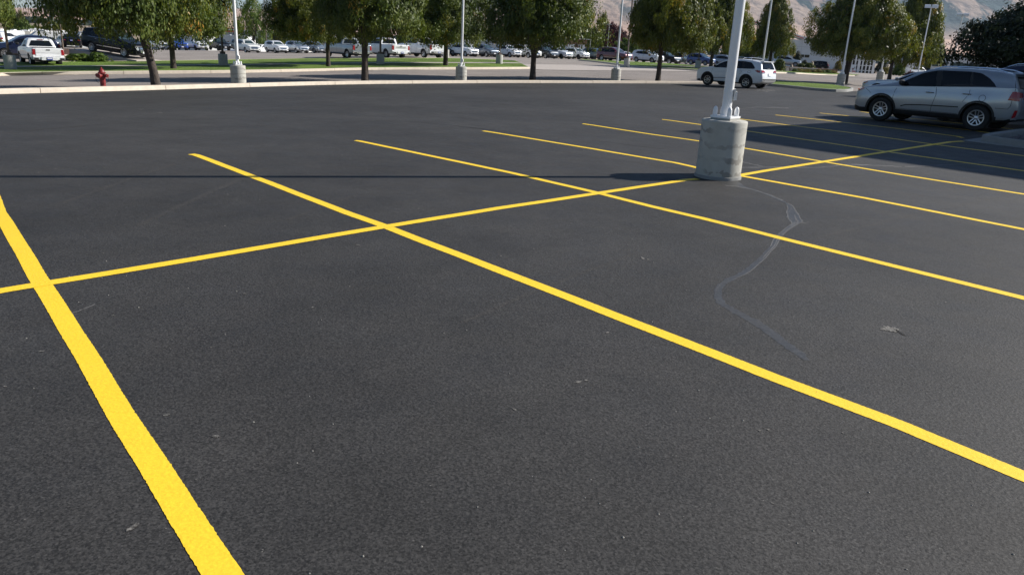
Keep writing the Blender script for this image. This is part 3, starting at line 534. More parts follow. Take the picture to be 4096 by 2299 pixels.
def pickup(name,L,W,H,wb,Rw,rim,style,cab='crew',**kw):
    a=wb/2; x1=a+(L-wb)*.44; x0=-(L-x1); hs=H-1.9; s=L/5.85; cr=-.75*s if cab=='crew' else -.35*s; bt=1.30+hs*.7
    top=[(x1,.74),(x1-.02,1.0+hs*.4),(x1-.08,1.14+hs*.6),(x1-.3,1.22+hs*.7),(a-.2,1.28+hs*.7),(a*.62,1.33+hs*.7),(a*.62-.5,1.70+hs),(a*.62-.75,1.83+hs),(a*.62-1.15,1.89+hs),(cr+.5,1.90+hs),(cr,1.86+hs),(cr-.07,1.80+hs),(cr-.12,bt+.02),(cr-.16,bt),(x0+.04,bt-.01),(x0+.01,bt-.06),(x0,.8)]
    bl=bt-.02; zg=1.74+hs; xc=a*.62
    sg=[('front_side_window',[(xc-.16,bl+.06),(xc-.5,bl+.30),(xc-.72,zg-.02),(xc-1.05,zg+.0),(xc-1.07,bl+.02),(xc-.16,bl+.02)])]
    sg+=[('rear_side_window',[(xc-1.15,zg),(cr+.14,zg-.02),(cr+.06,bl+.03),(xc-1.15,bl+.02)])] if cab=='crew' else [('rear_side_window',[(xc-1.15,zg),(cr+.22,zg-.02),(cr+.16,bl+.03),(xc-1.15,bl+.02)])]
    def rb(root,sk,part):
        b=MB(); z=.58+hs*.3; b.box((x0-.10,0,z),(.24,W*.5,.20)); 
        for sgn in (1,-1): b.box((x0-.07,sgn*W*.36,z+.02),(.22,W*.24,.16))
        o=part('rear_bumper',b,S.get('bumper','chrome'),0)
        if S.get('bumper')=='paint_white': o['painted']=1
        for sgn in (1,-1):
            b=MB(); b.box((x0-.185,sgn*W*.40,z-.03),(.02,W*.14,.16)); part('bumper_step',b,'black_plastic',0,o)
        b=MB(); b.box((x0-.232,0,z+.0),(.02,.34,.16)); p_=part('licence_plate',b,'plate_blue',0)
        b=MB(); b.box((x0-.245,0,z+.01),(.006,.28,.06)); part('plate_band',b,'plate_white',0)
        tg=sk.panel([(-W*.385,.76+hs*.5),(-W*.385,bt-.06),(W*.385,bt-.06),(W*.385,.76+hs*.5)],'end',-1,.022,8,6,.03); t=part('tailgate',tg,'paint_white',30)
        b=MB(); b.box((x0-.03,0,bt-.13),(.012,.22,.055)); part('tailgate_handle',b,'black_plastic',0,t)
        r1=sk.panel([(-W*.37,.95+hs*.5),(-W*.37,.965+hs*.5),(W*.37,.965+hs*.5),(W*.37,.95+hs*.5)],'end',-1,.026,6,1); part('tailgate_groove',r1,'rv_gray',0,t)
        if S.get('text'):
            for (tx,sz,y,z_,mt) in S['text']:
                o2=link('lettering',text_mesh(tx,sz,mt,.004),t); o2.rotation_euler=(R(90),0,R(-90)); o2.location=(x0-.035,y,z_)
        sx=x0; 
        if S.get('rg',1):
            part('rear_window',sk.panel([(-W*.375,bt+.05),(-W*.33,zg+.0),(W*.33,zg+.0),(W*.375,bt+.05)],'end',-1,.012,8,4),'glass')
            b=MB(); b.box((cr-.085,0,zg+.06),(.03,.34,.035)); part('brake_light',b,'lamp_red',0)
    S=dict(name=name,W=W,R=Rw,rimf=.6,rim=rim,axles=(a,-a),rear=x0,clad=.43,tum=.34,gap=.09,tw=.27,truck=1,ub=.42,top=top,bot=[(x1,.55),(x1-.1,.40),(x1-.5,.36),(-a,.38),(x0+.3,.46),(x0,.56)],
     wid=[(x1,.72),(x1-.05,.84),(x1-.2,.95),(x1-.6,.99),(0,1),(x0+.3,1),(x0+.05,.985),(x0,.97)],belt=[(x1,1.1+hs*.7),(a,1.2+hs*.7),(xc,bl),(x0,bl)],
     screen=[(-.76*W/2,bl+.10),(-.64*W/2,zg+.05),(.64*W/2,zg+.05),(.76*W/2,bl+.10)],side_glass=sg,mirror=(xc-.12,W/2+.06,bl+.14),mirror_paint=0,
     head=[[(W*.33,.86+hs*.5),(W*.455,.86+hs*.5),(W*.455,1.06+hs*.5),(W*.33,1.02+hs*.5)]],grille=[(-W*.30,.72),(-W*.31,1.04+hs*.5),(W*.31,1.04+hs*.5),(W*.30,.72)],bars=2,surround=style!='plain',intake=[[(-W*.3,.50),(-W*.3,.60),(W*.3,.60),(W*.3,.50)]],
     tail=[([(W*.40,.82+hs*.4),(W*.485,.82+hs*.4),(W*.485,bt-.09),(W*.40,bt-.09)],'lamp_red')],tail_side=[[(x0+.005,.82+hs*.4),(x0+.10,.82+hs*.4),(x0+.12,bt-.09),(x0+.02,bt-.09)]],
     bed=(cr-.26*s,x0+.08,.85+hs*.4,W*.40),handles=[(xc-1.0,bl-.14),(cr+.2,bl-.14)] if cab=='crew' else [(xc-1.0,bl-.14)],handle_mat='paint_white',
     seams=[[(xc-.02,bl),(xc+.02,.8),(xc,.5)],[(xc-1.1,bl),(xc-1.1,.5)],[(cr-.08,bl),(cr-.08,.5)]],front_plate=(0,.58,.32,'plate_white'),extra=[rb])
    S.update(kw); return S
def sedan(name,L,W,H,wb,**kw):
    a=wb/2; x1=a+(L-wb)*.46; x0=-(L-x1); h=H-1.45
    top=[(x1,.55),(x1-.02,.66),(x1-.12,.77),(x1-.5,.86),(a*.6,.95),(a*.45,.985),(a*.1,1.22),(-a*.12,1.36+h),(-a*.3,1.42+h),(-a*.55,1.44+h),(-a*.85,1.38+h),(-a*1.1,1.24+h),(-a*1.42,1.04),(x0+.3,1.03),(x0+.06,1.0),(x0+.01,.85),(x0,.6)]
    S=dict(name=name,W=W,R=.335,rim='ten',axles=(a,-a),rear=x0,clad=.24,top=top,bot=[(x1,.42),(x1-.1,.2),(0,.2),(x0+.2,.24),(x0,.42)],wid=wid(x1,x0),belt=[(x1,.85),(a*.4,.92),(x0,.98)],tum=.42,
     screen=[(-.68,.99),(-.55,1.33),(.55,1.33),(.68,.99)],rear_glass=[(-.6,1.08),(-.52,1.30),(.52,1.30),(.6,1.08)],side_glass=[('front_side_window',[(a*.33,.98),(-a*.08,1.24),(-a*.3,1.33),(-a*.34,.96),(a*.3,.95)]),('rear_side_window',[(-a*.38,1.335),(-a*.8,1.30),(-a*1.12,1.06),(-a*.95,.99),(-a*.38,.96)])],
     head=[[(.48,.60),(.80,.64),(.82,.74),(.5,.70)]],head_side=[[(x1-.22,.66),(x1-.42,.76),(x1-.36,.78),(x1-.16,.70)]],grille=[(-.36,.40),(-.42,.62),(.42,.62),(.36,.40)],bars=3,tail=[([(.55,.78),(.84,.78),(.84,.98),(.72,.96)],'lamp_red')],plate=(0,.80,.32,'plate_blue'),mirror=(a*.3,W/2,1.0),handles=[(-a*.3,.88),(-a*.9,.9)],seams=[[(a*.45,.95),(a*.45,.4)],[(-a*.36,.95),(-a*.36,.4)]])
    S.update(kw); return S
# ---------------------------------------------------------------- trees
def crown_mesh(name,mat,prof,rad,ht,n,leaf,seed,clumps,inner=.2,fill=1.0,cs=1.0):
    """leaf-sized faces gathered in clumps through the crown; prof(h) is the outline radius 0..1 for height 0..1"""
    g=np.random.default_rng(seed); cen=[]; crad=[]; ct=[]
    ph=g.uniform(0,6.28,6)
    while len(cen)<clumps:
        h=g.uniform(0,1)**.9; a=g.uniform(0,6.28); pr=prof(h)
        if g.uniform()>pr+.08: continue
        lob=1+.13*math.sin(2*a+ph[0]+3*h)+.12*math.sin(3*a+ph[1]-4*h)+.07*math.sin(5*a+ph[2]+7*h)
        q=(1-g.uniform()**1.7*.62*fill); r=rad*pr*lob*q
        cen.append((r*math.cos(a),r*math.sin(a),h*ht)); crad.append(cs*rad*g.uniform(.075,.15)*(1.25-.3*q)); ct.append(g.normal(0,.16)+(.12 if g.uniform()<.1 else 0))
    cen=np.array(cen); crad=np.array(crad); ct=np.array(ct)
    k=g.integers(0,clumps,n); d=g.normal(0,1,(n,3)); d/=np.linalg.norm(d,axis=1)[:,None]; d*=(g.uniform(0,1,n)**.4)[:,None]
    p=cen[k]+d*crad[k][:,None]*np.array([1.25,1.25,.85])
    size=leaf*g.uniform(.65,1.3,n)
    tint=np.clip(.47+ct[k]+g.normal(0,.13,n),0,.93); hot=np.zeros(clumps,bool); hot[g.integers(0,clumps,max(2,clumps//26))]=True; sel=hot[k]&(g.uniform(0,1,n)<.55); tint[sel]=g.uniform(.9,1,sel.sum())
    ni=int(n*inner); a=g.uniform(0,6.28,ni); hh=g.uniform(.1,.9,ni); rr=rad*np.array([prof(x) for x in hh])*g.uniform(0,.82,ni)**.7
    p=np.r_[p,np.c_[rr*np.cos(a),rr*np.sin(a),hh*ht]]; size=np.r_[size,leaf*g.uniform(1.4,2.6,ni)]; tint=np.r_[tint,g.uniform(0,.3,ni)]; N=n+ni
    out=p-np.array([0,0,ht*.42]); out/=np.linalg.norm(out,axis=1)[:,None]+1e-6
    nr=out*.8+np.r_[d*.5,np.zeros((ni,3))]+g.normal(0,.5,(N,3))+np.array([0,0,.25]); nr/=np.linalg.norm(nr,axis=1)[:,None]
    t=g.normal(0,1,(N,3))+np.array([0,0,-.45]); t-=nr*(t*nr).sum(1)[:,None]; t/=np.linalg.norm(t,axis=1)[:,None]; b=np.cross(nr,t)
    L=size[:,None]; v=np.stack([p-t*L*.6,p+b*L*.34+nr*L*.08,p+t*L*.55,p-b*L*.34+nr*L*.08],1).reshape(-1,3)
    me=bpy.data.meshes.new(name); me.vertices.add(4*N); me.vertices.foreach_set('co',v.ravel()); me.loops.add(4*N); me.loops.foreach_set('vertex_index',np.arange(4*N)); me.polygons.add(N); me.polygons.foreach_set('loop_start',np.arange(0,4*N,4)); me.update(calc_edges=True)
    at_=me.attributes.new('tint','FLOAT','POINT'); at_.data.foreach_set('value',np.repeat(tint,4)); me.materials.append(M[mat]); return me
def trunk_mesh(ht,r,top,spread,seed,mat='bark',lean=0,fork=.5,limbs=5):
    g=random.Random(seed); mb=MB(); f=ht*fork
    path=[(0,0,-.15),(lean*.1,0,.0),(lean*.3,0,f*.4),(lean*.7,0,f*.8),(lean,0,f)]
    mb.tube(path,[r*1.5,r*1.25,r*1.0,r*.92,r*.95],12)
    for i in range(limbs):
        a=2*math.pi*(i+g.uniform(-.2,.2))/limbs; e=spread*g.uniform(.4,.75); h=top*g.uniform(.55,.85); px,py=e*math.cos(a),e*math.sin(a)
        p=[(lean,0,f-.12),(lean+px*.16,py*.16,f+(h-f)*.22),(lean+px*.45,py*.45,f+(h-f)*.5),(px*.8,py*.8,f+(h-f)*.8),(px,py,h)]
        mb.tube(p,[r*.62,r*.5,r*.36,r*.22,.02],8)
        for q in range(3):
            b=Vector(p[2+q%2]); aa=a+g.uniform(-1.1,1.1); mb.tube([b,b+Vector((math.cos(aa)*e*.3,math.sin(aa)*e*.3,h*.08)),b+Vector((math.cos(aa)*e*.55,math.sin(aa)*e*.55,h*.14))],[r*.2,r*.12,.012],5)
    if top>f*1.5: mb.tube([(lean,0,f-.1),(lean*.8,.05,f+(top-f)*.4),(lean*.4,0,top*.9)],[r*.7,r*.4,.03],8)
    return mb.mesh('trunk',mat,60)
rnd=lambda h:min(1,.52+h/.16)*max(0,1-max(0,(h-.25)/.75)**2.3)**.5
ovt=lambda h:(min(1,(h/.16+.35))**.8)*max(0,1-max(0,(h-.22)/.78)**1.9)
con=lambda h:min(1,h/.12+.45)*max(0,1-h)**.62
col_=lambda h:min(1,h/.12+.35)*max(0,1-h**3)**.6
CR={}
CR['broad']=(crown_mesh('crown','leaves_green',rnd,1,1,52000,.026,3,340),1,1)
CR['broad2']=(crown_mesh('crown','leaves_green',rnd,1,1,52000,.027,9,300),1,1)
CR['ovate']=(crown_mesh('crown','leaves_olive',ovt,1,1,56000,.026,5,620,cs=.68),1,1)
CR['ovate2']=(crown_mesh('crown','leaves_olive',ovt,1,1,54000,.027,15,560,cs=.7),1,1)
CR['cone']=(crown_mesh('crown','leaves_olive',con,1,1,40000,.030,6,520,cs=.68),1,1)
CR['dark']=(crown_mesh('crown','leaves_dark',lambda h:min(1,.6+h/.2)*max(0,1-max(0,(h-.2)/.64)**1.6),1,1,34000,.034,8,420,.2),1,1)  # near-black leaf colour holds the shade of this backlit crown
CR['open']=(crown_mesh('crown','leaves_bright',ovt,1,1,9000,.042,11,150,.04),1,1)
CR['bright']=(crown_mesh('crown','leaves_bright',rnd,1,1,7500,.07,12,110,.1),1,1)
CR['far']=(crown_mesh('crown','leaves_olive',rnd,1,1,6500,.075,13,110,.1),1,1)
CR['plum']=(crown_mesh('crown','leaves_plum',rnd,1,1,6500,.075,14,110,.1),1,1)
CR['poplar']=(crown_mesh('crown','leaves_olive',col_,1,1,7000,.05,16,140,.1),1,1)
CR['bush']=(crown_mesh('foliage','leaves_green',lambda h:max(0,1-h**2.4)**.5,1,1,3000,.09,21,70,.25),1,1)
CR['bushbright']=(crown_mesh('foliage','leaves_bright',lambda h:max(0,1-h**2.4)**.5,1,1,3000,.09,22,70,.25),1,1)
CR['bushgold']=(crown_mesh('foliage','leaves_gold',lambda h:max(0,1-h**2.4)**.5,1,1,3000,.08,23,70,.25),1,1)
CR['bushplum']=(crown_mesh('foliage','leaves_plum',lambda h:max(0,1-h**2.4)**.5,1,1,2500,.09,24,60,.25),1,1)
CR['bushdark']=(crown_mesh('foliage','leaves_dark',col_,1,1,4000,.07,25,90,.25),1,1)
def tree(kind,x,y,z,w,bot,top,label,cat='tree',group=None,tr=.14,off=(0,0),rz=0,lean=0,seed=1,mat='bark',fork=None,name='street_tree',bury=False,limbs=5):
    """w crown width, bot/top heights of the crown above the ground"""
    o=empty(name,(x,y,z)); tag(o,label,cat,group)
    f=(bot+.25) if fork is None else fork
    link('trunk',trunk_mesh(1,tr,top-.6,w*.42,seed,mat,lean,f,limbs),o)
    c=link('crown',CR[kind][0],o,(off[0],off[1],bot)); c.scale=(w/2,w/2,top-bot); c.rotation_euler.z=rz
    return o
def bush(kind,x,y,z,w,h,label,group=None,name='shrub',cat='shrub',rz=0):
    o=link(name,CR[kind][0],None,(x,y,z-.03),rz); o.scale=(w/2,w/2,h); tag(o,label,cat,group); return o
# ---------------------------------------------------------------- ground, lot, roads
def ground_sheet():
    xs,ys=gx,gy; pts=[(x,y) for y in ys for x in xs]; z=Zs(pts); nx=len(xs)
    me=bpy.data.meshes.new('ground'); me.from_pydata([(x,y,q-.10) for (x,y),q in zip(pts,z)],[],[(j*nx+i,j*nx+i+1,(j+1)*nx+i+1,(j+1)*nx+i) for j in range(len(ys)-1) for i in range(nx-1)])
    me.materials.append(M['earth']); me.polygons.foreach_set('use_smooth',[True]*len(me.polygons)); return tag(link('ground',me),kind='structure')
ground_sheet()
drape('road',[(-130,-18),(150,-18),(150,196),(-130,196)],'asphalt_old',-.035)
KERB=[at(px,py,Y) for px,py,Y in [(-1400,420,19.5),(-700,395,20.5),(0,378,24.5),(300,369,26.5),(600,361,29.2),(955,349.5,33),(1400,338.5,38.5),(1844,334,44),(2150,333,47.5),(2460,334,51),(2700,336,53.5),(2890,340,55),(3075,344,56)]]
KP=[Vector((k.x,k.y)) for k in KERB]
def spline(P,n=8):
    P=[P[0]*2-P[1]]+list(P)+[P[-1]*2-P[-2]]; out=[]
    for i in range(1,len(P)-2):
        for j in range(n):
            t=j/n; a,b,c,d=P[i-1:i+3]; out.append(.5*((2*b)+(c-a)*t+(2*a-5*b+4*c-d)*t*t+(3*b-a-3*c+d)*t**3))
    out.append(P[-2]); return out
KS=spline(KP)
ISL=[Vector((q.x,q.y)) for q in (hit(px,py) for px,py in [(3075,344),(3160,352),(3249,362),(3330,368),(3385,369),(3408,365.5),(3413,361),(3400,357),(3340,346),(3250,340),(3160,334),(3091,329)])]
TURN=[Vector((q.x,q.y)) for q in (hit(3420,371),hit(3600,352))]
lot=[(-60,-17)]+[(-60,14)]+[tuple(p) for p in KS]+[tuple(p) for p in ISL[1:6]]+[(TURN[1].x+1,TURN[1].y),(60,64),(60,-17)]
drape('parking_lot',lot,'asphalt_new',0)
def kerb(path,name,mat,w=.16,h=.14,joint=3.05,closed=False,dz=0,side=1,round_=.03,sink=.25):
    """kerb stones in a row along a plan path, one object with a narrow open joint between stones; path runs along the face"""
    mb=MB(); pts=[Vector((p[0],p[1])) for p in path]; 
    if closed: pts.append(pts[0])
    L=[0]
    for a,b in zip(pts,pts[1:]): L.append(L[-1]+(b-a).length)
    def pt(s):
        for i in range(len(pts)-1):
            if s<=L[i+1] or i==len(pts)-2:
                d=pts[i+1]-pts[i]; t=(s-L[i])/(L[i+1]-L[i]); return pts[i]+d*t,d.normalized()
    s=0; g=random.Random(5)
    while s<L[-1]-.2:
        e=min(L[-1],s+joint*g.uniform(.9,1.1)); n=max(2,int((e-s)/.5)); vs=[]; a0=s+.012; a1=e-.012; jz=g.uniform(-.006,.006)
        for i in range(n+1):
            p,d=pt(a0+(a1-a0)*i/n); nn=Vector((-d.y,d.x))*side
            z=Z(p.x,p.y)+dz
            for q,zz in ((-.0,-sink),(-.0,h-round_-.01),(.012,h-.012),(round_+.01,h),(w-.01,h+.004),(w,h-.008),(w,-sink)): 
                u=p+nn*q; vs.append((u.x,u.y,z+zz+jz))
        fs=[]
        for i in range(n):
            for k in range(6): 
                f=(i*7+k,(i+1)*7+k,(i+1)*7+k+1,i*7+k+1); fs.append(f if side>0 else f[::-1])
        fs.append(tuple(range(7))); fs.append(tuple(n*7+k for k in range(6,-1,-1))); mb.add(vs,fs); s=e
    o=build(mb,name,mat,smooth=30); tag(o,kind='structure'); return o
kerb(KS,'kerb','kerb_concrete',.2,.15,4.6)
kerb(ISL,'kerb','kerb_grey',.16,.15,3,closed=True)
def inset(P,d):
    c=sum(P,Vector((0,0)))/len(P); return [p+(c-p).normalized()*d for p in P]
drape('lawn',inset(ISL,.17),'grass',.13,'stuff')
# far side of the road: kerb, lawns, footpath, driveway apron, dealer lot
HP=lambda pts:[Vector((q.x,q.y)) for q in (hit(*p) for p in pts)]
FK=HP([(-700,335),(-300,316),(0,303),(300,297),(600,294),(955,290),(1300,283),(1500,279),(1844,277),(2000,276),(2120,275)])
LB=HP([(2066,249),(2030,246),(1995,244),(1880,240.5),(1800,238),(1650,238.5),(1400,239.5),(1200,240),(955,244),(600,250),(300,253.5),(0,255.5),(-300,262),(-700,280)])
farlot=FK[::1]+HP([(2160,279),(2790,286),(3100,296),(3420,306)])+[Vector((135,118)),Vector((135,190)),Vector((-125,190)),Vector((-125,30))]
drape('dealer_lot',[tuple(p) for p in farlot],'asphalt_pale',-.022)
drape('lawn',[tuple(p) for p in inset(FK+LB,.12)],'grass',.13,'stuff')
kerb(spline(FK,4),'kerb','kerb_concrete',.2,.14,4.6); kerb(LB,'kerb','kerb_concrete',.16,.14,4.6)
def strip(line,w):
    L=[];Rr=[]
    for i,p in enumerate(line):
        d=(line[min(i+1,len(line)-1)]-line[max(i-1,0)]).normalized(); n=Vector((-d.y,d.x)); L.append(p+n*w/2); Rr.append(p-n*w/2)
    return [tuple(p) for p in L+Rr[::-1]]
SW=HP([(-300,286),(0,277),(300,274),(600,271),(955,267),(1300,261.5),(1500,259.5),(1844,258),(2080,258.5)])
drape('footpath',strip(spline(SW,3),1.1),'apron_concrete',.15)
drape('driveway_apron',[tuple(p) for p in HP([(2120,275),(2160,279),(2500,282),(2790,286),(2700,277.5),(2560,270),(2506,266.5),(2400,262),(2250,259),(2090,257)])],'apron_concrete',-.008)
L2F=HP([(2316,243),(2360,246.5),(2440,256),(2500,265),(2560,270),(2640,276),(2790,283.5),(2920,289),(3100,293),(3300,301),(3420,305)])
L2B=HP([(3440,302.5),(3300,293),(3100,286.5),(2920,277),(2800,268.5),(2700,260),(2620,255.5),(2510,250.5),(2400,245),(2330,240.5)])
drape('lawn',[tuple(p) for p in inset(L2F+L2B,.0)],'grass',.13,'stuff'); kerb(L2F,'kerb','kerb_concrete',.2,.14,4.6)
SW2=HP([(2600,264),(2700,269),(2800,275),(2930,283)]); drape('footpath',strip(SW2,1.2),'apron_concrete',.15)
# far-left planting bed in front of the raised display
LBED=HP([(-60,229),(120,230),(262,228),(384,229.5),(500,231.5),(600,233),(600,214),(480,212),(420,206),(360,206),(262,200),(100,196),(-60,196)])
kerb(LBED[:6],'kerb','kerb_concrete',.3,.16,5); drape('planting_bed',[tuple(p) for p in inset(LBED,.2)],'mulch',.14)
# painted bay lines ---------------------------------------------------------------
def painted(pts,w,name='parking_line',dz=.0022):
    P=[Vector(G(*p)[:2]) for p in pts]; L=[(b-a).length for a,b in zip(P,P[1:])]; tot=sum(L); g=random.Random(int(tot*1000)); A=[];B=[]; s=0; k=0; acc=0
    step=.03
    while s<=tot:
        while k<len(L)-1 and s>acc+L[k]: acc+=L[k]; k+=1
        p=P[k]+(P[k+1]-P[k])*((s-acc)/L[k]); j=.12; d0=(P[k+1]-P[k]).normalized()
        if k>0 and s-acc<.4: d0=d0.lerp((P[k]-P[k-1]).normalized(),.5*(1-(s-acc)/.4)).normalized()
        n=Vector((-d0.y,d0.x)); dist=p.length; st=.012 if dist<8 else .06 if dist<14 else .3
        wob=.002*math.sin(s*2.1+k)+.0015*math.sin(s*5.3)
        A.append(p+n*(w/2+wob+g.gauss(0,.0010))); B.append(p-n*(w/2-wob+g.gauss(0,.0010))); s+=st
    zs=Zs([(v.x,v.y) for v in A+B]); mb=MB(); n=len(A); mb.add([(v.x,v.y,z+dz+min(.012,abs(z)*.25)) for v,z in zip(A+B,zs)],[(i,n+i,n+i+1,i+1) for i in range(n-1)])
    o=build(mb,name,'line_yellow'); tag(o,kind='structure'); return o
S_={0:[(-60,697),(0,853.5),(169.4,1136.8),(513,1700),(890,2299),(1010,2490)],
1:[(764,617),(782,620),(864,650),(1070,729),(1400,856),(1542.4,906.6),(1800,1006),(2600,1316),(3096,1510),(3594,1697),(4096,1904),(4300,1990)],
2:[(1421,562),(1432,563),(2046.7,692),(2392.9,772.4),(2600,824.5),(2800,871),(3109,949),(3400,1021),(4096,1192.5),(4300,1242)],
3:[(1932,524),(1944,525.6),(2378,597),(2560,628),(2699,651),(2772,667.5),(2860,690),(2972.7,705.7),(3132,734),(3457,792),(4096,917.5),(4300,957)],
4:[(2330,497),(2340,498),(2600,537.4),(2786,562.9),(2972.7,592.4),(3292,647),(3596,698),(4096,777),(4300,808)],
5:[(2648,480),(2655,480.5),(2792.5,498.6),(2983.5,524),(3400,585.5),(3543,606.5),(4096,684),(4300,712)],
6:[(2890,469.5),(2946,476),(3400,531),(3745,579.5),(4096,624),(4300,650)],7:[(3102,461.5),(3283,480),(3600,516),(3828,546),(3868,556)],8:[(3279,453.5),(3450,470),(3735.6,504),(3900,524),(3996,537.5)],9:[(3440,447),(3619.6,471.8),(3830,493),(4096,521.5)]}
for i in range(10): painted(S_[i],.114 if i==0 else .112)
painted([(-120,1188),(0,1165),(169.4,1136.8),(800,1033),(1542.4,906.6),(2000,833),(2392.9,773.5),(2700,727),(2740,720.5),(2800,716)],.112,dz=.0036)
painted([(2930,707),(2966.5,701),(3065.8,683),(3292.4,648),(3554.6,606.4),(3742.6,577.2),(3805,568),(3850,565.5),(3880,567)],.112,dz=.0036)
# crack filler, hairline cracks and scuffs on the lot --------------------------------
def flat_poly(rows,name,mat,dz=.0009,parent=None):
    mb=MB(); vs=[]
    for a,b in rows:
        A_,B_=G(*a),G(*b); vs+=[(A_.x,A_.y,dz+Z(A_.x,A_.y)),(B_.x,B_.y,dz+Z(B_.x,B_.y))]
    mb.add(vs,[(2*i,2*i+2,2*i+3,2*i+1) for i in range(len(rows)-1)]); o=build(mb,name,mat,parent); 
    if not parent: tag(o,kind='structure')
    return o
def wpath(pts,ox,oy,sc,horiz=True,seed=3):
    g=random.Random(seed); out=[]; P=[]
    for a,b in zip(pts,pts[1:]):
        for i in range(5): t=i/5; P.append([a[k]+(b[k]-a[k])*t for k in range(3)])
    P.append(list(pts[-1]))
    for x,y,w in P:
        j=w*.10; out.append(((ox+(x-w*.45+g.uniform(-j,j))/sc,oy+(y+g.uniform(-1,1))/sc),(ox+(x+w*.45+g.uniform(-j,j))/sc,oy+(y+g.uniform(-1,1))/sc)))
    return out
SEAL=[(985,200,12),(1010,222,46),(1022,245,58),(1020,262,78),(1035,290,98),(1042,315,104),(1062,338,100),(1050,352,56),(1000,385,48),(950,425,44),(912,470,52),(892,515,50),(850,555,52),(812,600,58),(765,640,62),(705,690,70),(650,722,80),(580,752,84),(520,790,64),(494,830,62),(490,880,64),(520,930,74),(575,962,78),(640,1000,84),(730,1045,92),(820,1100,92),(905,1165,92),(985,1225,92),(1080,1292,88),(1135,1338,42)]
flat_poly(wpath(SEAL,2600,700,1.8075),'crack_sealer','sealer')
EDGE=[]
for sd_ in (-.5,.5,.12):
    P_=SEAL[:18] if sd_>.2 else SEAL[4:14] if sd_>0 else SEAL[1:12]
    flat_poly(wpath([(x+w_*sd_*.84,y,6) for x,y,w_ in P_],2600,700,1.8075,seed=int(sd_*10)+9),'crack_sealer','sealer_edge',.0016)
flat_poly([((2600+x/1.8075,700+(y-h/2)/1.8075),(2600+x/1.8075,700+(y+h/2)/1.8075)) for x,y,h in [(505,50,2),(560,62,20),(620,62,50),(650,74,36),(690,92,12),(760,110,7),(850,142,9),(930,178,10),(980,198,12)]],'crack_sealer','sealer')
def crack(pts,w=3,mat='sealer_edge'):
    rows=[]; g=random.Random(len(pts)*7+int(pts[0][0]))
    for a,b in zip(pts,pts[1:]):
        for i in range(6):
            t=i/6; x=a[0]+(b[0]-a[0])*t; y=a[1]+(b[1]-a[1])*t+g.uniform(-1.2,1.2); q=w*g.uniform(.4,1.1)/2; rows.append(((x,y-q),(x,y+q)))
    return flat_poly(rows,'asphalt_crack',mat,.0012)
crack([(2900,742),(2985,752),(3042,768),(3095,786),(3140,806)],2.2); crack([(3188,846),(3192,868),(3180,890),(3160,905)],3); crack([(3168,828),(3150,860),(3172,880)],2.4); crack([(3200,890),(3222,893),(3236,886)],2); crack([(2880,1140),(2864,1160),(2862,1190),(2874,1210)],2.6)
crack([(2242,606),(2400,630),(2560,652),(2690,672),(2760,690)],2.4,'asphalt_trace'); crack([(1620,481),(1800,500),(1950,517),(2150,545)],1.3,'seam'); crack([(2360,561),(2550,585),(2680,598)],1.3,'seam')
crack([(2960,671),(3100,669),(3290,670),(3400,658),(3540,664),(3620,667)],2.6); crack([(3620,667),(3780,660),(3930,650),(4000,655)],2.0); crack([(2965,646),(3020,660),(3060,667)],2.4); crack([(287,1253),(330,1238),(390,1212)],3)
crack([(820,385),(980,398),(1250,415)],.7,'seam'); crack([(2940,438),(3020,431),(3180,433)],1.6)
lotobj=bpy.data.objects['parking_lot']
for tr in ([(560,900,30),(700,832,34),(850,765,38),(960,715,36),(1060,672,30)],[(250,812,26),(400,758,30),(560,700,32),(700,655,28)],[(1150,880,22),(1290,825,26),(1420,782,24)],[(1850,1290,30),(2100,1180,36),(2330,1090,34),(2520,1020,28)],[(3050,1010,30),(3350,930,40),(3700,850,40),(4090,770,36)],[(100,520,20),(500,480,24),(900,450,26),(1300,432,24),(1700,420,20)]):
    flat_poly(wpath(tr,0,0,1),'tyre_trace','asphalt_trace',.0005)
def scuff(px,py,w,h,a,mat='scuff',dz=.0025):
    g=random.Random(int(px)); c=[]
    for i in range(40):
        t=2*math.pi*i/40; r=g.uniform(.55,1.1); x=w/2*math.cos(t)*r; y=h/2*math.sin(t)*r; x,y=x*math.cos(a)-y*math.sin(a),x*math.sin(a)+y*math.cos(a); q=G(px+x,py+y); c.append((q.x,q.y,Z(q.x,q.y)+dz))
    build(MB().add(c,[tuple(range(40))]),'scuff_mark',mat,lotobj)
for s in [(531,2108,58,20,-.55),(865,1745,40,12,0),(2313,1527,34,9,-.1),(2345,1521,20,6,.1),(2059,1638,22,7,.4),(3560,1316,92,22,.12),(3600,1330,60,7,.5,'seam'),(3040,1722,24,8,.3),(3072,1718,14,6,.2),(2571,1034,20,9,.6),(2592,1038,12,5,.4),(668,1659,34,7,-.2),(978,1175,14,4,0),(1430,980,22,3,.1),(450,1262,18,4,-.4),(2003,1024,12,4,.2),(3090,2012,14,5,.2),(1250,1230,14,3,-.2),(845,1390,9,4,0),(2430,1330,22,6,-.2),(560,410,20,3,0),(640,432,24,3,0),(180,378,30,2.4,-.05),(165,1405,30,5,-.1),(20,1545,18,5,0),(3783,1210,12,4,0),(3370,1730,10,4,.5),(1775,1333,12,4,0),(900,905,12,3,0)]: scuff(*s)
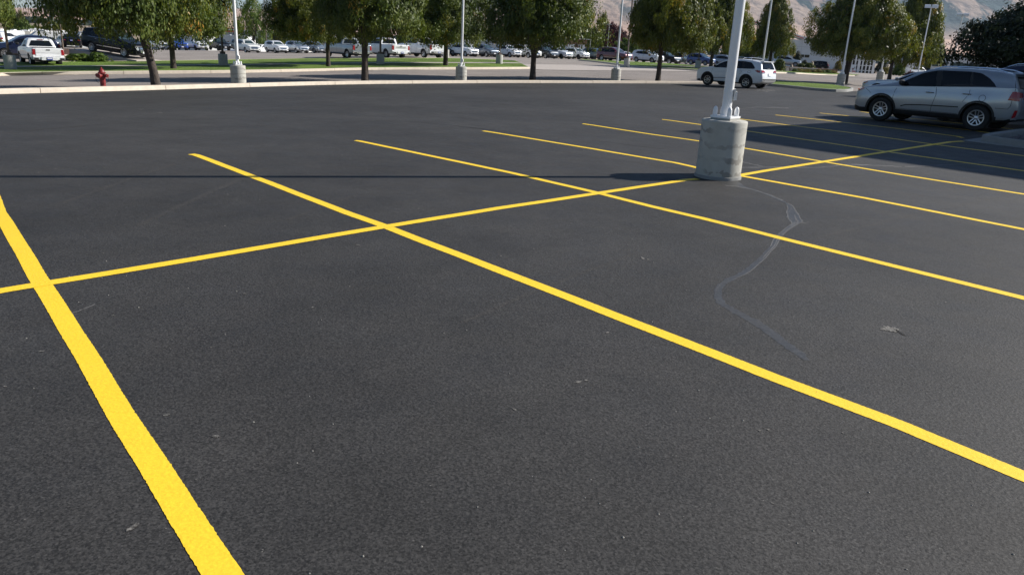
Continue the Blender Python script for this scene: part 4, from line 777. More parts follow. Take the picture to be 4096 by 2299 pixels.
def stones():
    """loose grit and pale chips lying on the asphalt"""
    g=random.Random(77); mb=MB()
    for i in range(520):
        d=g.uniform(1.6,26)**1.0; a=g.uniform(-.75,.72); x,y=d*math.tan(a),d; r=g.uniform(.002,.0055)*(1+.05*d); z=Z(x,y); n=5; vs=[(x,y,z+r*.9)]+[(x+r*g.uniform(.7,1.4)*math.cos(6.28*k/n),y+r*g.uniform(.7,1.4)*math.sin(6.28*k/n),z+.001) for k in range(n)]
        mb.add(vs,[(0,1+k,1+(k+1)%n) for k in range(n)])
    o=build(mb,'grit','grit'); tag(o,'pale grit scattered over the dark asphalt','grit',kind='stuff')
stones()
# the island on the right --------------------------------------------------------------
tipA=G(3853,563); e1=(G(4096,527.5)-tipA).normalized(); e2=(G(4096,594)-tipA).normalized(); v2=lambda v:Vector((v.x,v.y))
tA,E1,E2=v2(tipA),v2(e1),v2(e2); bis=(E1+E2).normalized(); sinh=abs(E1.cross(bis))
drape('concrete_pan',[tuple(q) for q in (tA,tA+E2*9,tA+E1*9)],'kerb_grey',.012,thick=.02)
kt=tA+bis*(.34/sinh); kpath=[kt+E1*8]+[kt+E1*1.2,kt+E1*.45+bis*.02,kt+E1*.18+bis*.06,kt+bis*.16,kt+E2*.18+bis*.06,kt+E2*.45+bis*.02,kt+E2*1.2]+[kt+E2*8]
kerb(kpath,'kerb','kerb_grey',.16,.15,3.0,side=(1 if E1.cross(E2)>0 else -1))
gt=tA+bis*(.54/sinh); drape('gravel_bed',[tuple(q) for q in (gt+bis*.15,gt+E2*8,gt+E1*8)],'gravel_rock',.10)
def rocks():
    g=random.Random(31); mb=MB()
    for i in range(900):
        u,v=g.uniform(.1,5),g.uniform(.1,5); 
        if u+v>6: continue
        p=gt+bis*.1+E1*u+E2*v; r=g.uniform(.02,.045); z=.10+g.uniform(0,.03); vs=[]
        for k in range(6): a=6.28*k/6; vs.append((p.x+r*g.uniform(.6,1.2)*math.cos(a),p.y+r*g.uniform(.6,1.2)*math.sin(a),z))
        vs.append((p.x,p.y,z+r*g.uniform(.5,1))); mb.add(vs,[(k,(k+1)%6,6) for k in range(6)])
    o=build(mb,'gravel','gravel_rock'); tag(o,'crushed purple grey rock filling the kerbed island','gravel',kind='stuff')
rocks()
# ---------------------------------------------------------------- lamp posts
def cap_mesh(): 
    return MB().lathe([(.034,0),(.034,.07),(.030,.10),(.018,.122),(.001,.13)],12).mesh('bolt_cap','pole_white',60)
def white_post():
    o=empty('lamp_post',(0,0,0)); b=MB(); b.lathe([(.319,-.3),(.319,.795),(.314,.812),(.296,.82),(.001,.825)],48,jit=lambda a,z:.004*math.sin(a*19)+.003*math.sin(a*41+z*3)); build(b,'concrete_base','concrete_drum',o,50)
    b=MB(); b.box((0,0,.835),(.30,.30,.03),R(49)); build(b,'grout_pad','concrete',o)
    b=MB(); b.box((0,0,.862),(.31,.31,.026),R(49)); build(b,'base_plate','pole_white',o)
    cm=cap_mesh()
    for k in range(4): a=R(4+90*k); link('bolt_cap',cm,o,(.155*math.cos(a),.155*math.sin(a),.875))
    b=MB(); b.tube([(0,0,.87),(0,0,3),(0,0,8.3)],[.0685,.065,.055],24); b.tube([(0,0,.872),(0,0,.90)],[.076,.070],24); build(b,'shaft','pole_white',o,40)
    b=MB(); b.box((.078,-.012,1.17),(.02,.085,.16)); b.box((.098,-.012,1.155),(.03,.075,.12)); build(b,'handhole_cover','trim_white',o)
    for s in (1,-1):
        h=MB(); n=9; vs=[];w=.19
        for x in (.06,.68):
            for k in range(n+1): a=math.pi*k/n; vs.append((s*x,w*math.cos(a)*1.4,8.12+.36*math.sin(a)**.6))
        f=[(k,k+1,n+2+k,n+1+k) for k in range(n)]+[tuple(range(n+1)),tuple(range(n+1,2*n+2)),(0,n,2*n+1,n+1)]; h.add(vs,f); hd=build(h,'lamp_head','pole_white',o,40)
        g=MB(); g.box((s*.37,0,8.112),(.50,.42,.012)); build(g,'lens','lamp_clear',hd)
    b=MB(); b.box((0,0,8.26),(.30,.10,.12)); build(b,'bracket','pole_gray',o); return o
wp=white_post(); wp.location=(2.905,11.06,0); tag(wp,'nearest white lamp post on a stained concrete drum among the yellow bay lines','lamp post','white lamp posts on concrete drums')
foot=MB(); foot.lathe([(.331,-.1),(.331,.030),(.328,.042),(.317,.046)],60,jit=lambda a,z:.010*math.sin(a*19+1)+.009*math.sin(a*43)+.006*math.sin(a*95)); build(foot,'broken_footing','kerb_grey',wp,30)
wposts=[(955,340,34.0,'leftmost white lamp post, on a drum behind the kerb'),(1844,325,45.0,'white lamp post on a drum between the two dark broad trees'),(2462,323,52.0,'white lamp post in front of the maroon sport utility vehicle'),
 (3040,330,60,'white lamp post rising behind the roof of the white sport utility vehicle'),(3361,339,63,'white lamp post on a drum beside the thick trunk, grass strip around it'),(3518,322,72,'white lamp post just left of the silver bonnet, bright bush behind it'),(3667,318,93,'white lamp post with its twin head showing against the trees'),(3796,316,102,'white lamp post with its twin head showing against the bare mountain')]
for px,py,Y,lb in wposts:
    p=at(px,py,Y); o=copy_tree(wp); [bpy.data.objects.remove(c) for c in list(o.children) if c.name.startswith(('broken','handhole'))] if Y>60 else None
    o.location=on(p.x,p.y,.06 if Y<60 else 0); o.rotation_euler.z=rng.uniform(-.3,.3) if Y<90 else R(-28); tag(o,lb,'lamp post','white lamp posts on concrete drums')
def brown_post(h=7):
    o=empty('lamp_post',(0,0,0)); build(MB().lathe([(.33,-.4),(.33,.82),(.31,.84),(.001,.842)],28),'concrete_base','concrete',o,50)
    b=MB(); b.box((0,0,h/2+.8),(.125,.125,h)); build(b,'shaft','pole_brown',o); b=MB(); b.box((0,0,.93),(.30,.30,.17)); build(b,'shroud','pole_brown',o); b=MB(); b.box((.3,0,h+.8),(.8,.35,.14)); build(b,'lamp_head','pole_brown',o); return o
bp0=None
for px,py,Y,lb in [(42,266,47,'brown lamp post on a square looking concrete base beside the dark crossover'),(893,256,58,'brown lamp post in the shade left of the white lamp post, lawn around it'),(1522,248,66,'brown lamp post in front of the white pickup tailgate'),(1997,246,76,'brown lamp post on the sunlit lawn tip'),(2507,258,87,'brown lamp post in front of the maroon bonnet'),(2791,268,92,'brown lamp post in front of the dark blue sport utility vehicle')]:
    p=at(px,py,Y); o=brown_post() if bp0 is None else copy_tree(bp0); bp0=bp0 or o; o.location=on(p.x,p.y,.1); o.rotation_euler.z=R(H0); tag(o,lb,'lamp post','brown lamp posts on the verge')
p=at(1784,235,84); dr=MB(); dr.lathe([(.33,-.3),(.33,.85),(.31,.87),(.001,.872)],28); tag(build(dr,'concrete_drum','concrete',smooth=50,loc=on(p.x,p.y)),'plain pale concrete drum just right of the dark tree trunk','bollard')
def thin_pole(px,py0,Y,h,mat,lb,head=True,r=.07):
    p=at(px,py0,Y); o=empty('street_lamp',on(p.x,p.y)); build(MB().tube([(0,0,0),(0,0,h)],[r,r*.7],8),'shaft',mat,o,40)
    if head: b=MB(); b.box((.0,0,h),(.9,.3,.12)); build(b,'lamp_head',mat,o)
    tag(o,lb,'street lamp')
thin_pole(251,185,75,4.4,'bark_light','leaning tan timber pole between the trailers and the black saloon',False,.09)
thin_pole(1066,165,128,9,'bark_light','tall slim tan pole in front of the open pale green tree',True,.09)
thin_pole(2359,205,150,5.5,'pole_gray','thin grey street lamp left of the plum coloured tree')
thin_pole(2430,190,150,6.3,'pole_gray','thin grey street lamp in front of the plum coloured tree')
thin_pole(207,120,190,4.6,'pole_white','tiny white street lamp above the trailer roofs')
# hydrant -------------------------------------------------------------------------
p=at(413,346,28.6); hy=empty('fire_hydrant',(p.x,p.y,p.z-.12)); hy.scale=(1.12,)*3; tag(hy,'weathered red fire hydrant standing behind the kerb','hydrant')
b=MB(); b.lathe([(.13,0),(.13,.03),(.085,.04),(.085,.34),(.105,.36),(.105,.40),(.082,.41),(.082,.50),(.12,.515),(.12,.545),(.095,.56),(.075,.62),(.04,.66),(.001,.67)],20); build(b,'barrel','hydrant_red',hy,35)
b=MB(); b.lathe([(.03,.66),(.03,.71),(.001,.715)],5); build(b,'operating_nut','hydrant_red',hy)
for a,r,l in ((0,.05,.17),(180,.05,.17),(-90,.065,.15)):
    a=R(a-10); c,s=math.cos(a),math.sin(a); b=MB(); b.tube([(c*.06,s*.06,.45),(c*l,s*l,.45)],r,12); b.tube([(c*l,s*l,.45),(c*(l+.035),s*(l+.035),.45)],r*1.2,8); b.tube([(c*(l+.035),s*(l+.035),.45),(c*(l+.06),s*(l+.06),.45)],.02,5); build(b,'outlet_cap','hydrant_red',hy,35)
for s in (1,-1): build(MB().tube([(s*.19,0,.44),(s*.21,-.01,.33),(s*.18,-.03,.25),(s*.10,-.05,.21)],.006,5),'chain','tyre_rubber',hy)
# ---------------------------------------------------------------- trees
def T(kind,px,py,Y,w,bot,top,label,off=0,**kw):
    p=at(px,py,Y); return tree(kind,p.x,p.y,Z(p.x,p.y),w,bot,top,label,off=(off,.3),**kw)
kg='trees planted along the kerb'; lg='trees on the lawn strip beyond the road'
T('broad',628,337,31.2,5.7,1.95,8,'broad leafy tree with orange flecked leaves at the left, in front of its neighbour',-1.45,group=kg,tr=.16,lean=-.35,seed=1,fork=1.75)
T('broad2',1460,318,43.5,6.3,2.3,8,'leafy tree in front of the grey pickup tailgate, trunk lit on its right side',.35,group=kg,tr=.17,seed=2,rz=1)
T('broad',2130,316,52.5,7.8,2.15,8.2,'wide leafy tree with a forked trunk in front of the row of white crossovers',.25,group=kg,tr=.19,seed=3,rz=2.2,fork=1.5)
T('ovate',2632,320,58,6.7,2.1,9,'dense tree with a sunlit right flank between the white crossover and the black one',.65,group=kg,tr=.17,seed=4,rz=.5,fork=1.7)
T('broad2',694,270,51.5,6.4,2.0,8.5,'leafy tree on the lawn whose forked trunk hides the blue pickup',.5,group=lg,tr=.17,seed=5,rz=2.9,fork=2.0)
T('ovate2',1313,262,60,7.0,1.9,8,'dark shaded tree on the lawn over the silver crossovers',-1.0,group=lg,tr=.15,seed=6,rz=.2)
T('broad',1782,262,68,7.4,1.9,8,'dark broad tree on the lawn beside the white heavy pickup',.0,group=lg,tr=.19,seed=7,rz=4)
T('ovate',2843,268,92,6.4,2.0,10,'narrow dark tree behind the nearest white post',1.0,group=lg,tr=.2,seed=8,rz=3)
T('cone',3075,280,100,5.8,1.9,9.9,'dark pointed tree rising behind the white sport utility vehicle',.0,group=lg,tr=.2,seed=9,rz=1)
T('ovate',3375,338,66,7.7,2.0,8.4,'full rounded tree with a thick dark trunk in front of the white building',.75,group=lg,tr=.22,seed=10,rz=5,lean=.2)
T('cone',3556,318,100,9.2,2.0,11.5,'full tree whose trunk stands just left of the bright juniper',2.5,group=lg,tr=.22,seed=11,rz=2.5)
T('dark',4196,340,31,6.9,1.75,5.2,'near tree with large round leaves, coloured dark for backlight, at the right edge',0,tr=.17,seed=12,rz=.8,name='shade_tree')
T('broad2',-90,300,46,4.6,2.6,8,'leafy tree at the far left edge over the brown lamp post',.2,tr=.15,seed=13,rz=1.5,name='shade_tree')
fg='trees beyond the dealer lot'
T('open',1015,170,140,5.8,1.6,10.5,'pale green open tree seen just right of a white lamp post',0,seed=14,tr=.16,name='far_tree',group=fg)
far=[('open',1225,170,165,6,1.5,8,'loose tree over the silver crossovers'),('far',1135,175,150,5,1.6,6.5,'small dark tree over a white crossover roof'),('poplar',2405,190,210,4.2,.8,12,'tall dark poplar against the tan hillside'),('plum',2446,190,178,4.8,.8,7.6,'plum red tree beside the poplar'),('plum',2478,195,190,4.4,.8,7.0,'second plum red tree, lower and to the right'),
 ('far',2370,195,190,5,.5,7.5,'dark green tree left of the poplar'),('bright',2520,200,165,6,.3,4.5,'bright low tree over the maroon bonnet'),('far',2590,200,170,7,.3,5,'green tree over the white crossover roof'),('bright',2680,205,172,6,.3,4.2,'yellow green tree right of the forked trunk'),('far',2760,210,175,6,.3,4.4,'low green tree over the green grey saloon'),
 ('bright',92,110,190,5.6,.3,5.6,'bright green bushy tree above the left trailers'),('far',50,108,200,5,.3,6.2,'green bushy tree left of the bright one'),('poplar',88,100,230,2.4,.3,8.3,'small pointed dark tree behind the bright tree'),('far',145,108,215,3.0,.3,4.3,'small rounded olive tree over the trailer roofs'),('far',208,106,225,4.6,.3,5.4,'dark green tree over the trailer roofs'),('far',240,106,230,3.6,.3,4.6,'low dark tree next to the tan pole'),
 ('far',1500,170,200,9,.5,8,'tree glimpsed over the two white pickups'),('bright',1640,172,195,8,.5,6,'light green tree over the gap between the two white pickups'),('far',1700,172,215,9,.5,8,'dark tree behind the heavy white pickup'),('far',1880,180,200,9,.5,8,'dark tree behind the grey small crossover'),('far',2060,182,205,9,.5,7.5,'dark tree behind the white camper'),('far',2190,186,210,9,.5,7,'green tree behind the long white trailer'),('bright',2255,186,215,7,.5,7,'light green tree beyond the brick garage'),
 ('far',860,150,200,8,.3,5,'dark tree over the black pickup'),('far',2950,225,190,9,.3,9,'dark tree seen behind the nearest white post'),('far',420,110,200,8,.3,6,'green tree over the black long vehicle'),('far',3230,200,420,9,.3,8,'distant tree above the white building roof'),('far',3215,200,430,8,.3,7,'distant small tree beside the red striped gable')]
for i,(k,px,py,Y,w,b_,t_,lb) in enumerate(far):
    p=at(px,py,Y); zz=Z(p.x,p.y) if Y<400 else 4
    tree(k,p.x,p.y,zz,w,b_,t_,lb,tr=.14,rz=i*1.3,seed=30+i,name='far_tree',group=fg,limbs=3,fork=min(b_+.3,t_*.5))
def B(kind,px,py,Y,w,h,label,dz=0,group=None,**kw):
    p=at(px,py,Y); return bush(kind,p.x,p.y,Z(p.x,p.y)+dz,w,h,label,group,rz=px*.7,**kw)
B('bushbright',315,229,59,2.3,.62,'low mounded ground cover beside the white pickup, left of the leafy shrub',.1,name='ground_cover'); B('bushbright',392,229,59,1.5,.75,'leafy rounded shrub in front of the black long vehicle',.1)
B('bushgold',-5,175,70,1.6,1.0,'tuft of pale yellow grass at the left edge',.1); B('bush',3114,285,118,2.0,1.75,'leafy green bush between the white vehicle and the stone wall',0)
B('bushdark',3187,245,160,2.0,3.1,'dark upright evergreen against the white wall',.2); B('bushdark',3218,256,156,1.7,1.5,'rounded dark shrub right of the upright evergreen',.2); B('bushdark',3258,256,158,1.9,1.5,'rounded dark shrub above the boulder',.2)
B('bush',3205,271,124,1.3,.65,'clipped round bush on the stone planter, left one',.6); B('bush',3238,273,124,1.7,.75,'clipped round bush on the stone planter, right one beside the boulder',.6)
for i,(px,k) in enumerate([(3180,'bushbright'),(3196,'bushgold'),(3212,'bushgold'),(3230,'bushgold'),(3252,'bushgold'),(3270,'bushgold'),(3290,'bushbright'),(3310,'bushbright'),(3328,'bushgold')]): B(k,px,288+(px-3180)*.05,114+(px-3180)*.03,1.0+.25*(i%3),.45+.1*(i%2),'%s grass tuft in front of the stone wall, one of a row'%('golden' if k=='bushgold' else 'green'),.1,'grass tufts in front of the stone wall',name='grass_tuft',cat='tuft')
B('bushgold',3350,283,150,1.5,2.0,'tall dry reeds beside the blue board',0); B('bushgold',3540,300,150,2.4,1.4,'golden rounded shrub left of a slanting white post',0); B('bushdark',3522,300,152,2.4,2.8,'dark shrub at the corner of the showroom',0); B('bushbright',3597,298,140,1.9,2.3,'bright conical juniper right of the dark trunk',0); B('bushbright',3585,298,141,1.6,2.0,'shorter bright juniper touching the trunk',0); B('bushplum',3645,299,130,2.1,.9,'dark red shrub above the silver roof',0)
g=random.Random(9)
def rock(px,py,Y,r,h,lb,dz=0):
    p=at(px,py,Y); bm=bmesh.new(); bmesh.ops.create_icosphere(bm,subdivisions=3,radius=1)
    for v in bm.verts: k=1+.12*math.sin(3*v.co.x+2)+.1*math.sin(4*v.co.y+v.co.z*3); v.co=Vector((v.co.x*r*k,v.co.y*r*k,max(-.2,v.co.z)*h*k))
    me=bpy.data.meshes.new('boulder'); bm.to_mesh(me); bm.free(); me.materials.append(M['boulder']); tag(link('boulder',me,None,on(p.x,p.y,dz)),lb,'boulder')
rock(3245,271,125.5,.42,.95,'upright tan boulder on the planter beside the dark vehicle',.5); rock(3166,268,124,.25,.35,'small tan rock by the wheel of the display vehicle',.55); rock(3562,300,135,.3,.3,'small pale rock at the foot of the dark trunk')
# planter with stone face
a,b_=at(3141,283,119.5),at(3262,289,121.5); d=(b_-a); L=d.length; an=math.atan2(d.y,d.x); c=(a+b_)/2; wz=Z(c.x,c.y)
pl=empty('planter_wall',(c.x,c.y,wz),an); tag(pl,'low stone faced planter wall with a pale concrete cap','wall')
q=MB(); q.box((.4,0,.22),(L-.9,.3,.6)); build(q,'stone_face','stone',pl); q=MB(); q.box((.35,0,.56),(L-.5,.42,.10)); build(q,'cap','concrete',pl); q=MB(); q.box((-L/2+.2,-.03,.2),(.5,.45,.62)); build(q,'end_block','concrete',pl)
q=MB(); q.box((0,0,-.2),(15,9,1.5)); dp=build(q,'display_terrace','mulch',loc=(c.x-1.2,c.y+6.2,wz),rz=an); tag(dp,kind='structure')
# ---------------------------------------------------------------- vehicles
def onxy(x,y): return on(x,y,.0)
V={}
def put(key,x,y,hd,pt,label,cat='suv',z=None,scale=1,pitch=0,group=None):
    S=V[key]; first='proto' not in S
    if first: S['proto']=make_vehicle(S['spec'])
    place_vehicle(S['proto'],first,(x,y,Z(x,y)+.004 if z is None else z),hd,pt,label,cat,group,scale,pitch)
def reg(k,spec): V[k]={'spec':spec}
reg('sor',SOR); reg('hil',HIL)
reg('bow',crossover('crossover',4.65,1.85,1.67,2.72,.35,'ten','bowtie')); reg('big',crossover('sport_utility_vehicle',5.1,1.97,1.78,3.0,.38,'six','big')); reg('cmp',crossover('compact_crossover',4.26,1.78,1.65,2.55,.345,'five','bowtie'))
reg('ter',crossover('crossover',4.62,1.84,1.67,2.72,.36,'five','big',rimmat='rim_dark')); reg('oval',crossover('sport_utility_vehicle',5.15,2.0,1.78,3.07,.385,'six','oval',trims=[([(1.25,.50),(-1.1,.50)],.035,'chrome')])); reg('ovs',crossover('crossover',4.66,1.84,1.69,2.75,.355,'ten','oval')); reg('shd',crossover('crossover',4.60,1.88,1.63,2.78,.37,'multi','shield'))
reg('cmo',crossover('compact_crossover',4.28,1.77,1.66,2.55,.345,'seven','oval'))
reg('col',pickup('pickup_truck',5.4,1.9,1.80,3.26,.385,'five','x',cab='crew',bumper='paint_white')); reg('zr',pickup('pickup_truck',5.35,1.94,1.86,3.26,.40,'six','plain',cab='ext',rimmat='rim_dark',bumper='black_plastic'))
reg('sil',pickup('pickup_truck',5.85,2.05,1.92,3.75,.41,'six','x',bumper='chrome')); reg('silw',pickup('pickup_truck',5.87,2.05,1.92,3.75,.41,'six','x',bumper='paint_white',text=[('CHEVROLET',.20,0,1.06,'letter_gray')])); reg('hd',pickup('pickup_truck',6.1,2.08,2.0,4.0,.42,'five','x',bumper='chrome',text=[('GMC',.17,-.32,1.16,'letter_dark')]))
reg('sed',sedan('saloon_car',4.85,1.85,1.45,2.8)); reg('esc',crossover('long_sport_utility_vehicle',5.7,2.05,1.9,3.3,.41,'multi','shield',bars=6,trims=[([(1.4,.62),(-1.1,.62)],.05,'chrome'),([(.9,1.17),(-2.0,1.22)],.025,'chrome')]))
put('sor',12.46,23.42,131.8,'paint_sand','silver grey sport utility vehicle parked in shade at the right, double spoke wheels','suv',scale=.99)
put('hil',13.52,50.5,133,'paint_white','white sport utility vehicle behind the nearest white post, tail towards the right','suv')
put('big',15.4,24.75,131.8,'paint_navy','dark navy vehicle cut off by the right edge, beyond the silver grey one','suv',scale=1.04)
put('sed',20.2,41.0,131.8,'paint_silver','silver saloon whose bonnet shows beyond the silver grey sport utility vehicle','car')
rg='cars in the dealer row facing the road'
put('zr',-53.2,121.4,-48,'paint_royal','bright blue pickup mostly hidden by a forked tree trunk','pickup',group=rg); put('zr',-50.9,123.5,-48,'paint_white','white off road pickup with a black hood patch, facing right','pickup',group=rg); put('zr',-48.3,125.7,-48,'paint_black','black off road pickup behind a brown lamp post','pickup',group=rg); put('zr',-46.1,127.7,-48,'paint_teal','dark teal pickup half hidden by a white lamp post','pickup',group=rg)
put('big',-38.8,111.2,-48,'paint_pearl','pearl white sport utility vehicle with wide chrome grille, right of a white lamp post','suv',group=rg); put('bow',-35.6,114.1,-48,'paint_white','white crossover in the left row, second from the lamp post','suv',group=rg); put('bow',-33.2,116.2,-48,'paint_silver','bright silver crossover in the left row, between a white one and a duller silver one','suv',group=rg); put('shd',-31.1,118.1,-48,'paint_graysilver','dull silver crossover with a white windscreen card, left of the dark trunk','suv',group=rg)
put('bow',-11.2,109.0,-48,'paint_darkgray','dark grey crossover nose right of a dark trunk','suv',group=rg); put('bow',-8.0,106.75,-48,'paint_white','white crossover passed by a white lamp post, nose towards the right','suv',group=rg); put('cmp',-5.3,109.1,-48,'paint_gray','blue grey compact crossover in the middle row','suv',group=rg); put('cmp',-2.2,111.9,-48,'paint_white','white compact crossover behind a brown lamp post','suv',group=rg)
put('oval',.3,114.1,-48,'paint_pearl','white large crossover split by the forked tree trunk','suv',group=rg); put('big',2.8,116.2,-48,'paint_darkgray','dark grey crossover with a bright chrome grille right of the forked trunk','suv',group=rg); put('ter',5.25,118.6,-48,'paint_white','white crossover with black wheels, first of two alike','suv',group=rg); put('ter',7.95,121,-48,'paint_pearl','pearl crossover with black wheels at the driveway, second of two alike','suv',group=rg); put('ter',11.3,124,-48,'paint_teal','dark blue grey crossover just left of the maroon one','suv',group=rg)
put('oval',12.2,106.4,-48,'paint_maroon','maroon sport utility vehicle with a chrome side strip on the lawn edge','suv',group=rg); put('ovs',17.25,110.3,-48,'paint_white','white crossover left of the dense tree trunk','suv',group=rg); put('shd',20.1,112.9,-48,'paint_black','black crossover with pale multi spoke wheels right of the dense tree trunk','suv',group=rg); put('cmo',26.4,118.1,-48,'paint_blue','dark blue compact crossover behind a concrete lamp base','suv',group=rg)
put('sed',25.6,122.5,-150,'paint_greengray','green grey saloon between the black and the blue crossover','car'); put('bow',31.0,121.0,-48,'paint_graysilver','silver blue crossover peeping out over the white bonnet','suv')
put('col',-33.55,54.6,132,'paint_white','white midsize pickup seen from behind at the left','pickup',scale=1.0)
put('sil',-17.3,77.3,132,'paint_graysilver','grey metallic pickup behind two dark trunks','pickup'); put('silw',-14.05,79.9,132,'paint_white','white pickup with raised lettering across its tailgate','pickup'); put('hd',-10.8,82.9,132,'paint_white','white heavy pickup with dark letters on its tailgate and a tall wheel arch','pickup')
p=at(96,222,62); put('ovs',p.x,p.y,-136,'paint_navy','dark blue crossover facing us at the far left with a wide barred grille','suv',scale=1.04)
p=at(472,220,63.5); put('esc',p.x,p.y,-20,'paint_black','long black sport utility vehicle on the sloping display behind the shrubs','suv',z=p.z,pitch=4.3)
b=MB(); b.box((-.3,0,-.62),(7.0,2.5,1.2)); dm=build(b,'display_mound','apron_concrete',loc=(p.x,p.y,p.z)); dm.rotation_euler=Euler((0,R(4.3),R(-20)),'XYZ'); tag(dm,kind='structure')
p=at(293,191,90); put('sed',p.x,p.y,118,'paint_black','black saloon with red tail lamps beside the long black vehicle','car')
q=at(3148,258,136); put('ovs',q.x,q.y,-22,'paint_silver','silver white crossover displayed above the stone planter wall','suv',z=wz+.56)
q=at(3266,270,150); put('cmo',q.x,q.y,150,'paint_black','black hatchback behind the boulder by the white wall','car'); q=at(3452,292,172); put('sil',q.x,q.y,123,'paint_black','black pickup parked at the showroom doors','pickup'); q=at(3672,284,168); put('sil',q.x,q.y,20,'paint_white','small far white pickup above the dark red shrub','pickup')
bg='cars in the second dealer row'
for k,px,Y,hd,pt,lb,ct in [('sed',1034,134,-100,'paint_white','white saloon tail behind the pearl white vehicle','car'),('bow',1058,142,-48,'paint_red','red car glimpsed left of the white crossover','car'),('big',1118,138,132,'paint_black','black vehicle roof behind the white crossover','suv'),('bow',1178,136,-100,'paint_white','white roof behind the silver crossover','suv'),('sed',1215,134,-100,'paint_pearl','pale saloon beneath the hanging leaves','car'),
 ('bow',2338,142,-48,'paint_white','white car roof behind the pearl crossover','suv'),('ovs',2372,140,-48,'paint_pearl','pearl car roof left of the maroon vehicle','suv'),('sed',2512,136,-48,'paint_white','white saloon roof right of the maroon bonnet','car'),('big',2735,150,60,'paint_black','black vehicle behind the green grey saloon','suv'),('bow',2900,138,-48,'paint_gray','blue grey car behind the white vehicle','suv'),
 ('big',905,150,-48,'paint_white','white van roof behind the black pickup','van'),('bow',975,146,-48,'paint_red','red roof beside the white lamp post','car'),('bow',1790,135,-48,'paint_navy','dark car roof over the dark grey nose','suv'),('ovs',1895,138,-48,'paint_greengray','grey car behind the white crossover','suv'),('big',22,100,100,'paint_white','white vehicle tail at the left edge by the trailers','suv'),('bow',258,112,132,'paint_pearl','white car between the trailer and the black saloon','suv'),('silw',640,122,-48,'paint_pearl','old white pickup between the two forked trunks','pickup')]:
    q=at(px,180,Y); put(k,q.x,q.y,hd,pt,lb,ct,group=bg)
# trailers ----------------------------------------------------------------------
def trailer(px,Y,hd,L,W,H,mat,roofmat,label,wins=((.3,.4),(-.2,.5)),nose=.5,cat='trailer',name='travel_trailer',dz=0,stripe=None):
    p=at(px,150,Y); o=empty(name,on(p.x,p.y,dz),R(hd)); tag(o,label,cat,'trailers and campers')
    x0,x1=-L/2,L/2; prof=[(x0,.55),(x1-nose*.3,.55),(x1,1.2),(x1-nose*.2,H*.78),(x1-nose,H),(x0+.15,H+.03),(x0,H-.15)]
    mb=MB(); n=len(prof); mb.add([(x,-W/2,z) for x,z in prof]+[(x,W/2,z) for x,z in prof],[(k,(k+1)%n,n+(k+1)%n,n+k)[::-1] for k in range(n)]+[tuple(range(n)),tuple(range(2*n-1,n-1,-1))]); build(mb,'shell',mat,o,30)
    b=MB(); b.box((-.2,0,H+.05),(L*.92-nose,W*.9,.05)); b.box((L*.05,0,H+.16),(.9,.7,.26)); b.box((-L*.3,.3,H+.12),(.45,.45,.16)); build(b,'roof_unit',roofmat,o)
    for s in (1,-1):
        for cx_,w in wins:
            b=MB(); b.box((cx_*L,s*(W/2+.012),H*.66),(w*2,.03,.55)); build(b,'window','rv_dark',o)
        b=MB(); b.box((-L*.05,s*(W/2+.01),1.15),(L*.8,.016,.10)); build(b,'stripe',stripe or 'rv_gray',o)
    b=MB(); b.box((x0-.012,0,H*.66),(.03,W*.5,.6)); build(b,'rear_window','rv_dark',o); b=MB(); b.box((x1-nose*.05+.02,0,H*.6),(.06,W*.55,.4)); build(b,'front_window','rv_dark',o)
    tm=tyre_mesh(.36,.2,.22)
    for s in (1,-1):
        for xx in (-.45,.45): link('wheel',tm,o,(xx,s*(W/2-.12),.36))
trailer(15,140,-100,7,2.5,3.0,'rv_white','roof_white','white trailer at the far left edge behind the brown lamp post',nose=1.2)
trailer(112,150,-70,8,2.5,3.1,'rv_tan','roof_white','tan trailer with dark awning left of the smooth white one',((.3,.5),(-.2,.4),(.05,.3)))
trailer(150,168,-60,9,2.6,3.5,'rv_white','roof_white','tall white motorhome whose roof stands above the others',name='motorhome',cat='motorhome')
trailer(200,132,-140,6.0,2.4,2.9,'rv_white','roof_white','smooth white trailer just above the white pickup cab',((.35,.35),(.2,.3)),nose=1.0)
trailer(268,140,-140,8,2.5,3.1,'rv_tan','roof_white','cream trailer with a big dark window right of the tan pole',((.25,.7),(-.2,.4)))
trailer(232,165,-100,9,2.5,3.4,'rv_tan','roof_dark','cream motorhome roof with a dark awning behind the tan pole',name='motorhome',cat='motorhome')
trailer(62,155,-80,8,2.5,3.1,'rv_gray','roof_white','grey sided trailer left of the tan one')
trailer(400,140,-130,8,2.5,3.2,'rv_white','roof_white','white trailer roof over the long black vehicle')
trailer(780,145,-20,8,2.5,3.2,'rv_white','roof_white','white cargo trailer behind the white off road pickup',((.3,.25),),cat='trailer')
trailer(640,130,-25,6,2.4,3.3,'rv_white','roof_white','white camper between the two forked trunks',((.35,.3),),name='camper',cat='camper')
trailer(2200,150,0,9,2.5,2.75,'rv_white','roof_white','long white trailer right of the forked trunk',((-.3,.3),(.1,.3)),nose=3.0)
trailer(1975,150,-10,6.5,2.5,3.0,'rv_white','roof_white','white camper with a red mark above the blue grey compact crossover',((-.1,.3),),nose=1.2,name='camper',cat='camper',stripe='sign_red')
trailer(1870,155,-60,6.5,2.5,2.9,'rv_white','roof_white','white camper behind the lamp post and the white crossover',((-.1,.3),),name='camper',cat='camper')
trailer(950,165,-30,8,2.5,3.6,'rv_white','roof_white','tall white trailer above the white van',((.1,.3),),cat='trailer')
trailer(1765,150,-70,6.5,2.5,2.9,'rv_white','roof_white','white trailer glimpsed behind the dark trunk on the lawn',((-.1,.3),))
